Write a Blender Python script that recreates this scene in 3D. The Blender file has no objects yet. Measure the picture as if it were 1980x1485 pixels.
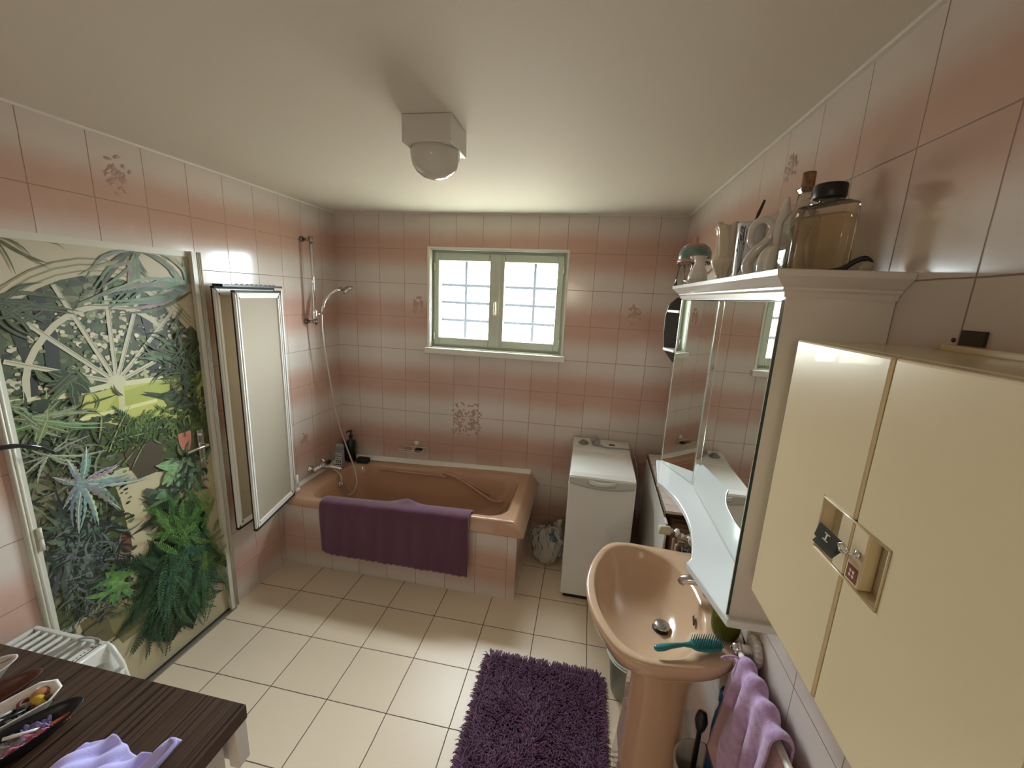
import bpy, bmesh, math, random
from mathutils import Vector, Matrix
import numpy as np
PI = math.pi
random.seed(7)
SC = bpy.context.scene
COL = SC.collection

# ------------------------------------------------------------------ camera
FPX = 789.74
cam = bpy.data.cameras.new('camera')
cam.sensor_fit = 'HORIZONTAL'; cam.sensor_width = 36.0
cam.lens = FPX / 1980.0 * 36.0
cam.clip_start = 0.02; cam.clip_end = 200
camo = bpy.data.objects.new('camera', cam); COL.objects.link(camo)
RX, RY, RZ = -0.2108, -0.0453, 0.1763
Rm = Matrix.Rotation(RZ, 3, 'Z') @ Matrix.Rotation(RX, 3, 'X') @ Matrix.Rotation(RY, 3, 'Y')
right, fwd, up = Rm.col[0], Rm.col[1], Rm.col[2]
M3 = Matrix((right, up, -fwd)).transposed()
camo.matrix_world = Matrix.Translation((0.369, -2.9646, 1.8884)) @ M3.to_4x4()
SC.camera = camo

# ------------------------------------------------------------------ world, lights, exposure
SC.view_settings.view_transform = 'Standard'
SC.view_settings.look = 'None'
SC.view_settings.exposure = 0.26
SC.view_settings.gamma = 1.0
try: SC.view_settings.use_curve_mapping = False
except Exception: pass

SKY = 88.0; GROUND = 14.0
w = bpy.data.worlds.new('world'); SC.world = w; w.use_nodes = True
nt = w.node_tree; nt.nodes.clear()
tc = nt.nodes.new('ShaderNodeTexCoord'); sx = nt.nodes.new('ShaderNodeSeparateXYZ')
mr = nt.nodes.new('ShaderNodeMapRange'); mr.inputs[1].default_value = -0.08; mr.inputs[2].default_value = 0.10
mx = nt.nodes.new('ShaderNodeMix'); mx.data_type = 'RGBA'
mx.inputs[6].default_value = (1.0*GROUND, .93*GROUND, .79*GROUND, 1)
mx.inputs[7].default_value = (.82*SKY, .92*SKY, 1.0*SKY, 1)
bg = nt.nodes.new('ShaderNodeBackground'); out = nt.nodes.new('ShaderNodeOutputWorld')
nt.links.new(tc.outputs['Generated'], sx.inputs[0]); nt.links.new(sx.outputs[2], mr.inputs[0])
nt.links.new(mr.outputs[0], mx.inputs[0]); nt.links.new(mx.outputs[2], bg.inputs[0]); nt.links.new(bg.outputs[0], out.inputs[0])

def portal(name, loc, rot, sx_, sy_):
    l = bpy.data.lights.new(name, 'AREA'); l.shape = 'RECTANGLE'; l.size = sx_; l.size_y = sy_
    l.cycles.is_portal = True
    o = bpy.data.objects.new(name, l); o.location = loc; o.rotation_euler = rot; COL.objects.link(o)
    return o
# daylight through the window (portal only guides the sky light, it gives none itself)
portal('window_daylight', (-0.31, 0.30, 1.845), (-PI/2, 0, 0), 1.02, 0.74)

# unseen warm point light added as rear fill, shining through the added doorway
hl = bpy.data.lights.new('rear_fill_light', 'POINT'); hl.energy = 15.0; hl.color = (1.0, .86, .66); hl.shadow_soft_size = .14
hlo = bpy.data.objects.new('rear_fill_light', hl); hlo.location = (.0, -4.35, 2.02); COL.objects.link(hlo)

# ------------------------------------------------------------------ materials
MATS = {}
def N(nt, typ, **kw):
    n = nt.nodes.new(typ)
    for k, v in kw.items(): setattr(n, k, v)
    return n
def mat(name, col, rough=.5, metal=0.0, spec=.5, trans=0.0, ior=1.45, coat=0.0, sheen=0.0, bump=0.0, bscale=60.0, alpha=1.0, vary=0.0, vscale=8.0, stretch=(1,1,1), bdist=.002, col2=None):
    if name in MATS: return MATS[name]
    m = bpy.data.materials.new(name); m.use_nodes = True; MATS[name] = m
    nt = m.node_tree; b = nt.nodes['Principled BSDF']
    b.inputs['Base Color'].default_value = (*col, 1); b.inputs['Roughness'].default_value = rough
    b.inputs['Metallic'].default_value = metal; b.inputs['Specular IOR Level'].default_value = spec
    b.inputs['Transmission Weight'].default_value = trans; b.inputs['IOR'].default_value = ior
    b.inputs['Coat Weight'].default_value = coat; b.inputs['Sheen Weight'].default_value = sheen
    b.inputs['Alpha'].default_value = alpha
    tc = N(nt, 'ShaderNodeTexCoord'); mp = N(nt, 'ShaderNodeMapping'); mp.inputs['Scale'].default_value = stretch
    nt.links.new(tc.outputs['Object'], mp.inputs[0])
    if vary > 0 or col2:
        n = N(nt, 'ShaderNodeTexNoise'); n.inputs['Scale'].default_value = vscale; n.inputs['Detail'].default_value = 4
        nt.links.new(mp.outputs[0], n.inputs['Vector'])
        mxx = N(nt, 'ShaderNodeMix', data_type='RGBA')
        c2 = col2 if col2 else tuple(max(0, c*(1-vary)) for c in col)
        c1 = col if col2 else tuple(min(1, c*(1+vary*.6)) for c in col)
        mxx.inputs[6].default_value = (*c1, 1); mxx.inputs[7].default_value = (*c2, 1)
        mrr = N(nt, 'ShaderNodeMapRange'); mrr.inputs[1].default_value = .35; mrr.inputs[2].default_value = .65
        nt.links.new(n.outputs[0], mrr.inputs[0]); nt.links.new(mrr.outputs[0], mxx.inputs[0])
        nt.links.new(mxx.outputs[2], b.inputs['Base Color'])
    if bump > 0:
        n2 = N(nt, 'ShaderNodeTexNoise'); n2.inputs['Scale'].default_value = bscale; n2.inputs['Detail'].default_value = 3
        bp = N(nt, 'ShaderNodeBump'); bp.inputs['Strength'].default_value = bump; bp.inputs['Distance'].default_value = bdist
        nt.links.new(mp.outputs[0], n2.inputs['Vector'])
        nt.links.new(n2.outputs[0], bp.inputs['Height']); nt.links.new(bp.outputs[0], b.inputs['Normal'])
    return m

def math_(nt, op, a, b=None, c=None):
    n = N(nt, 'ShaderNodeMath', operation=op)
    for i, v in enumerate((a, b, c)):
        if v is None: continue
        if isinstance(v, (int, float)): n.inputs[i].default_value = v
        else: nt.links.new(v, n.inputs[i])
    return n.outputs[0]

def grid_mat(name, axis, u0, tu, v0, tv, vaxis, grout_w, grout_col, kind, rough):
    """glazed tiles: lines at u0+k*tu and v0+k*tv in object space"""
    m = bpy.data.materials.new(name); m.use_nodes = True; MATS[name] = m
    nt = m.node_tree; b = nt.nodes['Principled BSDF']; L = nt.links
    tc = N(nt, 'ShaderNodeTexCoord'); s = N(nt, 'ShaderNodeSeparateXYZ'); L.new(tc.outputs['Object'], s.inputs[0])
    U = s.outputs[axis]; V = s.outputs[vaxis]
    wob = N(nt, 'ShaderNodeTexNoise'); wob.inputs['Scale'].default_value = 9.0; L.new(tc.outputs['Object'], wob.inputs['Vector'])
    wo = math_(nt, 'MULTIPLY', math_(nt, 'SUBTRACT', wob.outputs[0], .5), .004)
    u = math_(nt, 'DIVIDE', math_(nt, 'ADD', math_(nt, 'SUBTRACT', U, u0), wo), tu)
    v = math_(nt, 'DIVIDE', math_(nt, 'ADD', math_(nt, 'SUBTRACT', V, v0), wo), tv)
    def line(x, t):
        fr = math_(nt, 'FRACT', x)
        d = math_(nt, 'MULTIPLY', math_(nt, 'MINIMUM', fr, math_(nt, 'SUBTRACT', 1.0, fr)), t)
        return d
    d = math_(nt, 'MINIMUM', line(u, tu), line(v, tv))
    mr = N(nt, 'ShaderNodeMapRange', interpolation_type='SMOOTHSTEP'); L.new(d, mr.inputs[0])
    mr.inputs[1].default_value = grout_w*.35; mr.inputs[2].default_value = grout_w
    mask = mr.outputs[0]
    # per tile random
    cx = N(nt, 'ShaderNodeCombineXYZ'); L.new(math_(nt, 'FLOOR', u), cx.inputs[0]); L.new(math_(nt, 'FLOOR', v), cx.inputs[1])
    wn = N(nt, 'ShaderNodeTexWhiteNoise', noise_dimensions='3D'); L.new(cx.outputs[0], wn.inputs[0])
    mixc = N(nt, 'ShaderNodeMix', data_type='RGBA')
    if kind == 'pink':
        # white glaze fading to rose towards every second course line
        nz = N(nt, 'ShaderNodeTexNoise'); nz.inputs['Scale'].default_value = 14; nz.inputs['Detail'].default_value = 5; L.new(tc.outputs['Object'], nz.inputs['Vector'])
        ph = math_(nt, 'MULTIPLY', math_(nt, 'COSINE', math_(nt, 'MULTIPLY', v, PI)), .5)
        ph = math_(nt, 'ADD', ph, .5)
        ph = math_(nt, 'ADD', ph, math_(nt, 'MULTIPLY', math_(nt, 'SUBTRACT', nz.outputs[0], .5), .22))
        ph = math_(nt, 'ADD', ph, math_(nt, 'MULTIPLY', math_(nt, 'SUBTRACT', wn.outputs[0], .5), .22))
        m2 = N(nt, 'ShaderNodeMapRange', interpolation_type='SMOOTHSTEP'); L.new(ph, m2.inputs[0]); m2.inputs[1].default_value = .12; m2.inputs[2].default_value = .95
        L.new(m2.outputs[0], mixc.inputs[0])
        mixc.inputs[6].default_value = (.66, .58, .52, 1); mixc.inputs[7].default_value = (.54, .345, .275, 1)
        bscale, bstr = 16, .12
    elif kind == 'stone':
        nz = N(nt, 'ShaderNodeTexNoise'); nz.inputs['Scale'].default_value = 160; nz.inputs['Detail'].default_value = 3; L.new(tc.outputs['Object'], nz.inputs['Vector'])
        L.new(math_(nt, 'ADD', math_(nt, 'MULTIPLY', nz.outputs[0], .5), math_(nt, 'MULTIPLY', wn.outputs[0], .45)), mixc.inputs[0])
        mixc.inputs[6].default_value = (.80, .66, .50, 1); mixc.inputs[7].default_value = (.72, .58, .43, 1)
        bscale, bstr = 190, .16
    else:
        L.new(wn.outputs[0], mixc.inputs[0])
        mixc.inputs[6].default_value = (.60, .52, .45, 1); mixc.inputs[7].default_value = (.52, .44, .38, 1)
        bscale, bstr = 20, .1
    fin = N(nt, 'ShaderNodeMix', data_type='RGBA'); L.new(mask, fin.inputs[0]); fin.inputs[6].default_value = (*grout_col, 1); L.new(mixc.outputs[2], fin.inputs[7])
    L.new(fin.outputs[2], b.inputs['Base Color'])
    ro = math_(nt, 'SUBTRACT', .75, math_(nt, 'MULTIPLY', mask, .75-rough)); L.new(ro, b.inputs['Roughness'])
    bn = N(nt, 'ShaderNodeTexNoise'); bn.inputs['Scale'].default_value = bscale; bn.inputs['Detail'].default_value = 2
    L.new(tc.outputs['Object'], bn.inputs['Vector'])
    h = math_(nt, 'ADD', math_(nt, 'MULTIPLY', mask, 1.0), math_(nt, 'MULTIPLY', bn.outputs[0], bstr))
    bp = N(nt, 'ShaderNodeBump'); bp.inputs['Strength'].default_value = .55; bp.inputs['Distance'].default_value = .0016
    L.new(h, bp.inputs['Height']); L.new(bp.outputs[0], b.inputs['Normal'])
    return m

Z1 = 2.1985; TB = .249
GR = (.30, .20, .16)
T_back = grid_mat('rose_tiles_back', 0, -1.6162, .2, Z1, TB, 2, .0022, GR, 'pink', .16)
T_left = grid_mat('rose_tiles_left', 1, -.7731, .2, Z1, TB, 2, .0022, GR, 'pink', .13)
T_right = grid_mat('rose_tiles_right', 1, -2.1872, .2, Z1, TB, 2, .0022, GR, 'pink', .16)
T_apron = grid_mat('rose_tiles_apron', 0, -1.477, .2023, Z1, TB, 2, .0022, GR, 'pink', .18)
T_aprons = grid_mat('rose_tiles_apron_side', 1, -.73, .2, Z1, TB, 2, .0022, GR, 'pink', .18)
T_floor = grid_mat('stone_floor_tiles', 0, -1.2938, .30, -.6707, .30, 1, .0030, (.075, .05, .03), 'stone', .36)
T_cover = grid_mat('small_cream_tiles', 1, -1.03, .075, -10.0, 50.0, 2, .0022, (.10, .07, .05), 'plain', .25)
M_ceil = mat('ceiling_paint', (.74, .69, .59), .7, bump=.25, bscale=25, bdist=.0008)
M_caulk = mat('white_joint', (.78, .74, .66), .5)
M_relief = mat('rose_relief', (.46, .30, .24), .25)
M_winf = mat('pale_green_paint', (.52, .54, .455), .38, bump=.1, bscale=40)
M_white = mat('white_paint', (.74, .71, .64), .35)
M_doorf = mat('cream_door_paint', (.62, .60, .50), .32)
M_chrome = mat('chrome', (.75, .75, .75), .12, 1.0)
M_alu = mat('aluminium', (.72, .70, .66), .32, 1.0, bump=.05)
M_aluw = mat('white_aluminium', (.82, .80, .75), .25, .0)
M_black = mat('black_plastic', (.012, .012, .014), .35)
M_blackm = mat('black_rubber', (.02, .02, .02), .6)
M_peach = mat('peach_ceramic', (.60, .41, .265), .16, coat=.3)
M_peach2 = mat('peach_enamel', (.64, .41, .27), .07, coat=.5)
M_tubw = mat('tub_acrylic', (.50, .30, .195), .16, coat=.35)
M_enam = mat('white_enamel', (.74, .72, .68), .22, coat=.2)
M_grey = mat('grey_plastic', (.33, .32, .30), .4)
M_purple = mat('purple_terry', (.115, .036, .075), .95, sheen=.5, bump=.5, bscale=420, bdist=.002, vary=.10, vscale=160)
M_shag = mat('purple_shag', (.14, .055, .125), .8, sheen=.25, vary=.35, vscale=30)
M_lilac = mat('lilac_terry', (.52, .33, .56), .95, sheen=.4, bump=.7, bscale=420, bdist=.003, vary=.18, vscale=60)
M_rose = mat('dusty_rose_cloth', (.52, .31, .33), .9, sheen=.2, bump=.3, bscale=500)
M_lavender = mat('lavender_cloth', (.52, .48, .86), .9, sheen=.3, bump=.3, bscale=300)
M_mirror = mat('mirror_glass', (.86, .90, .87), .0, 1.0)
M_cream = mat('cream_plastic', (.64, .52, .32), .24, coat=.25, bump=.04, bscale=7, bdist=.01)
M_creamd = mat('cream_plastic_inner', (.60, .50, .33), .35)
M_cabw = mat('white_lacquer', (.72, .67, .60), .25, coat=.2)
M_shelfw = mat('gloss_white_shelf', (.76, .77, .77), .1, coat=.5)
M_glassedge = mat('dark_mirror_edge', (.02, .045, .04), .2)
M_dkwood = mat('dark_brown_board', (.035, .018, .012), .4)
M_wall_plain = mat('plain_rear_wall', (.62, .52, .45), .6)

def wood_mat():
    m = bpy.data.materials.new('dark_zebra_laminate'); m.use_nodes = True; MATS['wood'] = m
    nt = m.node_tree; b = nt.nodes['Principled BSDF']; L = nt.links
    tc = N(nt, 'ShaderNodeTexCoord'); mp = N(nt, 'ShaderNodeMapping'); mp.inputs['Scale'].default_value = (170, 1.3, 20)
    L.new(tc.outputs['Object'], mp.inputs[0])
    n = N(nt, 'ShaderNodeTexNoise'); n.inputs['Scale'].default_value = 1.0; n.inputs['Detail'].default_value = 5; n.inputs['Distortion'].default_value = .15
    L.new(mp.outputs[0], n.inputs['Vector'])
    cr = N(nt, 'ShaderNodeValToRGB'); L.new(n.outputs[0], cr.inputs[0])
    e = cr.color_ramp.elements; e[0].position = .36; e[0].color = (.010, .005, .003, 1); e[1].position = .47; e[1].color = (.062, .033, .021, 1)
    x = e.new(.66); x.color = (.085, .050, .032, 1); x = e.new(.42); x.color = (.018, .009, .006, 1)
    L.new(cr.outputs[0], b.inputs['Base Color']); b.inputs['Roughness'].default_value = .42
    return m
M_wood = wood_mat()

def pane_mat():
    m = bpy.data.materials.new('hazy_window_glass'); m.use_nodes = True
    nt = m.node_tree; nt.nodes.clear(); L = nt.links
    o = N(nt, 'ShaderNodeOutputMaterial'); t = N(nt, 'ShaderNodeBsdfTransparent'); t.inputs[0].default_value = (.97, .98, .97, 1)
    tl = N(nt, 'ShaderNodeBsdfTranslucent'); tl.inputs[0].default_value = (.9, .92, .95, 1)
    g = N(nt, 'ShaderNodeBsdfGlossy'); g.inputs['Roughness'].default_value = .02
    a = N(nt, 'ShaderNodeMixShader'); a.inputs[0].default_value = .008; b = N(nt, 'ShaderNodeMixShader'); b.inputs[0].default_value = .05
    L.new(t.outputs[0], a.inputs[1]); L.new(tl.outputs[0], a.inputs[2]); L.new(a.outputs[0], b.inputs[1]); L.new(g.outputs[0], b.inputs[2]); L.new(b.outputs[0], o.inputs[0])
    return m
M_pane = pane_mat()
def thin_glass(name, col, veil, gloss=.12, rough=.05):
    m = bpy.data.materials.new(name); m.use_nodes = True
    nt = m.node_tree; nt.nodes.clear(); L = nt.links
    o = N(nt, 'ShaderNodeOutputMaterial'); t = N(nt, 'ShaderNodeBsdfTransparent'); t.inputs[0].default_value = (*col, 1)
    d = N(nt, 'ShaderNodeBsdfDiffuse'); d.inputs[0].default_value = (*col, 1)
    tl = N(nt, 'ShaderNodeBsdfTranslucent'); tl.inputs[0].default_value = (*col, 1)
    dd = N(nt, 'ShaderNodeMixShader'); L.new(d.outputs[0], dd.inputs[1]); L.new(tl.outputs[0], dd.inputs[2])
    g = N(nt, 'ShaderNodeBsdfGlossy'); g.inputs['Roughness'].default_value = rough
    a = N(nt, 'ShaderNodeMixShader'); a.inputs[0].default_value = veil; b = N(nt, 'ShaderNodeMixShader')
    lw = N(nt, 'ShaderNodeLayerWeight'); lw.inputs[0].default_value = gloss
    L.new(t.outputs[0], a.inputs[1]); L.new(dd.outputs[0], a.inputs[2]); L.new(a.outputs[0], b.inputs[1]); L.new(g.outputs[0], b.inputs[2]); L.new(lw.outputs[0], b.inputs[0]); L.new(b.outputs[0], o.inputs[0])
    return m
M_frost = thin_glass('frosted_screen_panel', (.82, .76, .65), .62, .06, .3)
M_clear = thin_glass('clear_bottle_glass', (.90, .89, .84), .07, .35, .03)
M_amber = thin_glass('amber_perfume_glass', (.93, .88, .78), .08, .3, .03)
M_perf = thin_glass('amber_perfume', (.93, .83, .68), .20, .1, .05)
M_green = thin_glass('olive_soap_bottle', (.35, .36, .05), .4, .2, .05)
M_bag = thin_glass('white_film_bag', (.80, .80, .76), .88, .12, .25)
M_cell = thin_glass('cellophane', (.85, .80, .88), .25, .4, .1)

# ------------------------------------------------------------------ mesh helper
class MB:
    def __init__(s): s.v = []; s.f = []; s.m = []; s.sm = []
    def add(s, vs, fs, mi=0, smooth=True):
        o = len(s.v); s.v += [tuple(p) for p in vs]
        s.f += [tuple(i+o for i in f) for f in fs]; s.m += [mi]*len(fs); s.sm += [smooth]*len(fs)
        return s
    def box(s, x0, x1, y0, y1, z0, z1, mi=0):
        vs = [(x, y, z) for z in (z0, z1) for y in (y0, y1) for x in (x0, x1)]
        return s.add(vs, [(0,2,3,1), (4,5,7,6), (0,1,5,4), (2,6,7,3), (0,4,6,2), (1,3,7,5)], mi, False)
    def obox(s, c, ax, ay, az, mi=0):
        """oriented box: centre and three half-axis vectors"""
        c, ax, ay, az = map(Vector, (c, ax, ay, az))
        vs = [c + ax*i + ay*j + az*k for k in (-1, 1) for j in (-1, 1) for i in (-1, 1)]
        return s.add(vs, [(0,2,3,1), (4,5,7,6), (0,1,5,4), (2,6,7,3), (0,4,6,2), (1,3,7,5)], mi, False)
    def tube(s, pts, r, n=10, mi=0, closed=False, caps=True, ry=None):
        pts = [Vector(p) for p in pts]; k = len(pts)
        rr = r if isinstance(r, (list, tuple)) else [r]*k
        T = []
        for i in range(k):
            a = pts[(i-1) % k] if (closed or i > 0) else pts[i]; b = pts[(i+1) % k] if (closed or i < k-1) else pts[i]
            t = (b-a); T.append(t.normalized() if t.length > 1e-9 else Vector((0, 0, 1)))
        ref = Vector((0, 0, 1)) if abs(T[0].z) < .9 else Vector((0, 1, 0))
        nrm = T[0].cross(ref).normalized(); vs = []
        for i in range(k):
            nrm = (nrm - T[i]*nrm.dot(T[i])); nrm = nrm.normalized() if nrm.length > 1e-9 else T[i].orthogonal().normalized()
            bn = T[i].cross(nrm)
            for j in range(n):
                a = 2*PI*j/n
                vs.append(pts[i] + nrm*math.cos(a)*rr[i] + bn*math.sin(a)*(rr[i] if ry is None else ry))
        fs = []
        for i in range(k if closed else k-1):
            for j in range(n):
                a = i*n+j; b = i*n+(j+1) % n; c = ((i+1) % k)*n+(j+1) % n; d = ((i+1) % k)*n+j
                fs.append((a, b, c, d))
        if caps and not closed: fs += [tuple(range(n-1, -1, -1)), tuple(range((k-1)*n, k*n))]
        return s.add(vs, fs, mi)
    def loft(s, rings, mi=0, close=True, cap0=False, cap1=False, smooth=True):
        n = len(rings[0]); vs = [p for r in rings for p in r]; fs = []
        for i in range(len(rings)-1):
            for j in range(n if close else n-1):
                fs.append((i*n+j, i*n+(j+1) % n, (i+1)*n+(j+1) % n, (i+1)*n+j))
        if cap0: fs.append(tuple(range(n-1, -1, -1)))
        if cap1: fs.append(tuple(range((len(rings)-1)*n, len(rings)*n)))
        return s.add(vs, fs, mi, smooth)
    def lathe(s, prof, c=(0, 0, 0), n=24, mi=0, axis='z', sx=1, sy=1, rot=None):
        rings = []
        for r, h in prof:
            ring = []
            for j in range(n):
                a = 2*PI*j/n; p = Vector((r*math.cos(a)*sx, r*math.sin(a)*sy, h))
                if axis == 'x': p = Vector((p.z, p.x, p.y))
                elif axis == 'y': p = Vector((p.x, p.z, p.y))
                if rot is not None: p = rot @ p
                ring.append(p + Vector(c))
            rings.append(ring)
        return s.loft(rings, mi, True, prof[0][0] > 1e-4, prof[-1][0] > 1e-4)
    def prism(s, poly, z0, z1, mi=0, f=None):
        n = len(poly); f = f or (lambda p, z: (p[0], p[1], z))
        vs = [f(p, z0) for p in poly] + [f(p, z1) for p in poly]
        fs = [tuple(range(n-1, -1, -1)), tuple(range(n, 2*n))] + [(i, (i+1) % n, n+(i+1) % n, n+i) for i in range(n)]
        return s.add(vs, fs, mi, False)
    def grid(s, fn, nu, nv, mi=0):
        vs = [fn(i/nu, j/nv) for j in range(nv+1) for i in range(nu+1)]
        fs = [(j*(nu+1)+i, j*(nu+1)+i+1, (j+1)*(nu+1)+i+1, (j+1)*(nu+1)+i) for j in range(nv) for i in range(nu)]
        return s.add(vs, fs, mi)
    def ball(s, c, r, n=14, mi=0, sx=1, sy=1, sz=1):
        return s.lathe([(max(1e-5, math.sin(PI*i/8))*r, -math.cos(PI*i/8)*r*sz) for i in range(9)], c, n, mi, 'z', sx, sy)
    def build(s, name, mats, parent=None, bevel=0.0, seg=2, solid=0.0, sub=0, fix=True):
        me = bpy.data.meshes.new(name)
        org = Vector(parent.get('_o', (0, 0, 0))) if parent is not None else Vector((0, 0, 0))
        me.from_pydata([tuple(Vector(p)-org) for p in s.v], [], s.f)
        mats = mats if isinstance(mats, (list, tuple)) else [mats]
        for m in mats: me.materials.append(m)
        me.polygons.foreach_set('material_index', s.m); me.polygons.foreach_set('use_smooth', s.sm)
        if fix:
            bm = bmesh.new(); bm.from_mesh(me); bmesh.ops.recalc_face_normals(bm, faces=bm.faces); bm.to_mesh(me); bm.free()
        me.update()
        o = bpy.data.objects.new(name, me); COL.objects.link(o)
        if parent is not None:
            o.parent = parent; o['_o'] = tuple(org)
        if solid: md = o.modifiers.new('solid', 'SOLIDIFY'); md.thickness = solid; md.offset = 0
        if sub: md = o.modifiers.new('sub', 'SUBSURF'); md.levels = sub; md.render_levels = sub
        if bevel:
            md = o.modifiers.new('bevel', 'BEVEL'); md.width = bevel; md.segments = seg; md.limit_method = 'ANGLE'; md.angle_limit = math.radians(40)
            md.harden_normals = False
        return o

def thing(name, loc, label, cat, group=None):
    o = bpy.data.objects.new(name, None); COL.objects.link(o); o.location = loc; o['_o'] = tuple(loc)
    o.empty_display_size = .05
    o['label'] = label; o['category'] = cat
    if group: o['group'] = group
    return o
def struct(o):
    o['kind'] = 'structure'; return o
def tag(o, label, cat, group=None):
    o['label'] = label; o['category'] = cat
    if group: o['group'] = group
    return o

def rrect(x0, x1, y0, y1, r, z, ns=10, nc=6):
    """rounded rectangle ring, fixed point count; z may be a function of (x,y)"""
    pts = []
    cs = [(x1-r, y1-r, 0), (x0+r, y1-r, 90), (x0+r, y0+r, 180), (x1-r, y0+r, 270)]
    for i, (cx, cy, a0) in enumerate(cs):
        for k in range(nc+1):
            a = math.radians(a0 + 90*k/nc); pts.append((cx+r*math.cos(a), cy+r*math.sin(a)))
        nx, ny, na = cs[(i+1) % 4]; a = math.radians(na)
        q = (nx+r*math.cos(a), ny+r*math.sin(a)); p = pts[-1]
        for k in range(1, ns): pts.append((p[0]+(q[0]-p[0])*k/ns, p[1]+(q[1]-p[1])*k/ns))
    return [(x, y, z(x, y) if callable(z) else z) for x, y in pts]
def crom(P, n, closed=True):
    P = [Vector(p) for p in P]; k = len(P); out = []
    segs = k if closed else k-1
    for s in range(n if closed else n+1):
        t = s/n*segs; i = min(int(t), segs-1); f = t-i
        g = (lambda j: P[j % k]) if closed else (lambda j: P[max(0, min(k-1, j))])
        a, b, c, d = g(i-1), g(i), g(i+1), g(i+2)
        out.append(.5*((2*b)+(c-a)*f+(2*a-5*b+4*c-d)*f*f+(3*b-a-3*c+d)*f**3))
    return out
def sstep(a, b, x):
    t = max(0, min(1, (x-a)/(b-a))); return t*t*(3-2*t)
def hsh(i, j=0): return (math.sin(i*127.1+j*311.7)*43758.5453) % 1.0

# ------------------------------------------------------------------ room shell
XL, XR, ZC, YR = -1.581, .955, 2.449, -3.55
WX0, WX1, WZ0, WZ1 = -.822, .198, 1.476, 2.212     # window opening
DY0, DY1, DZ = -1.975, -1.150, 2.034               # door frame outer
struct(MB().box(XL-.1, XR+.1, YR-.1, .1, -.08, 0).build('floor', T_floor))
struct(MB().box(XL-.1, XR+.1, YR-.1, .3, ZC, ZC+.08).build('ceiling', M_ceil))

def flower(mb, P, c, s, seed, n=14, mi=1):
    """raised glaze blossoms: small petals lying on the tile. P(u,v,h) maps to the wall"""
    rnd = random.Random(seed)
    def petal(u, v, a, l, w_):
        ring = []
        for k in range(10):
            t = 2*PI*k/10; x = l*math.cos(t)*.5; y = w_*math.sin(t)*.5*(1-.35*math.cos(t))
            ring.append((u+x*math.cos(a)-y*math.sin(a), v+x*math.sin(a)+y*math.cos(a)))
        vs = [P(p[0], p[1], .0002) for p in ring] + [P(u+(p[0]-u)*.6, v+(p[1]-v)*.6, .0022) for p in ring] + [P(u, v, .0016)]
        m_ = 10
        fs = [(i, (i+1) % m_, m_+(i+1) % m_, m_+i) for i in range(m_)] + [(m_+i, m_+(i+1) % m_, 2*m_) for i in range(m_)]
        mb.add(vs, fs, mi)
    for (bu, bv) in c:
        for k in range(n):
            a = rnd.uniform(0, 2*PI); rr = s*math.sqrt(rnd.uniform(.02, 1))
            petal(bu+rr*math.cos(a)*.8, bv+rr*math.sin(a)*1.15, rnd.uniform(0, PI), rnd.uniform(.018, .036), rnd.uniform(.010, .018))
        for k in range(5):
            a = 2*PI*k/5+rnd.random(); petal(bu+.013*math.cos(a), bv+.013*math.sin(a), a, .022, .015)
# back wall with window hole
mb = MB()
for a in ((XL-.1, WX0, 0, ZC), (WX1, XR+.1, 0, ZC), (WX0, WX1, 0, WZ0), (WX0, WX1, WZ1, ZC)):
    mb.box(a[0], a[1], 0, .30, a[2], a[3])
PB = lambda u, v, h: (u, -h, v)
flower(mb, PB, [(-.916, 1.80)], .058, 3, 24); flower(mb, PB, [(.679, 1.80)], .058, 4, 24)
flower(mb, PB, [(-.565, .985), (-.455, .985), (-.565, .875), (-.455, .875)], .080, 5, 22)
struct(mb.build('wall_back', [T_back, M_relief], fix=False))
mb = MB().box(XL-.1, XL, YR, DY0, 0, ZC).box(XL-.1, XL, DY1, 0, 0, ZC).box(XL-.1, XL, DY0, DY1, DZ, ZC).box(XL-.13, XL-.1, DY0-.05, DY1+.05, 0, ZC)  # last box: unseen backing added behind the door to block leaking daylight
PL = lambda u, v, h: (XL+h, u, v)
flower(mb, PL, [(-1.475, 2.300)], .065, 8, 26); flower(mb, PL, [(-.473, .81)], .05, 9, 16)
struct(mb.build('wall_left', [T_left, M_relief], fix=False))
mb = MB().box(XR, XR+.1, YR, 0, 0, ZC)
PR = lambda u, v, h: (XR-h, u, v)
flower(mb, PR, [(-1.435, 2.315)], .05, 12, 14)
struct(mb.build('wall_right', [T_right, M_relief], fix=False))
RD0, RD1, RDZ = -.62, .38, 2.08       # unseen doorway added behind the camera to let the fill light in
mb = MB().box(XL-.1, RD0, YR-.1, YR, 0, ZC).box(RD1, XR+.1, YR-.1, YR, 0, ZC).box(RD0, RD1, YR-.1, YR, RDZ, ZC)
struct(mb.build('wall_rear', M_wall_plain))
struct(MB().box(-1.0, .9, -5.3, YR-.1, -.08, 0).build('floor_added_hall', M_wall_plain))  # unseen hall, added to house the rear fill light
struct(MB().box(-1.0, .9, -5.3, YR-.1, ZC, ZC+.08).build('ceiling_added_hall', M_ceil))
struct(MB().box(-1.1, -1.0, -5.3, YR-.1, 0, ZC).build('wall_added_hall_left', M_wall_plain))
struct(MB().box(.9, 1.0, -5.3, YR-.1, 0, ZC).build('wall_added_hall_right', M_wall_plain))
struct(MB().box(-1.0, .9, -5.4, -5.3, 0, ZC).build('wall_added_hall_end', M_wall_plain))
# painted joint under the ceiling
mb = MB().box(XL, XL+.012, YR, 0, ZC-.010, ZC-.0005); struct(mb.build('trim_1', M_caulk))
mb = MB().box(XR-.012, XR, YR, 0, ZC-.010, ZC-.0005); struct(mb.build('trim_2', M_caulk))
mb = MB().box(XL+.012, XR-.012, -.006, 0, ZC-.008, ZC-.0005); struct(mb.build('trim_3', M_ceil))

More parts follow.
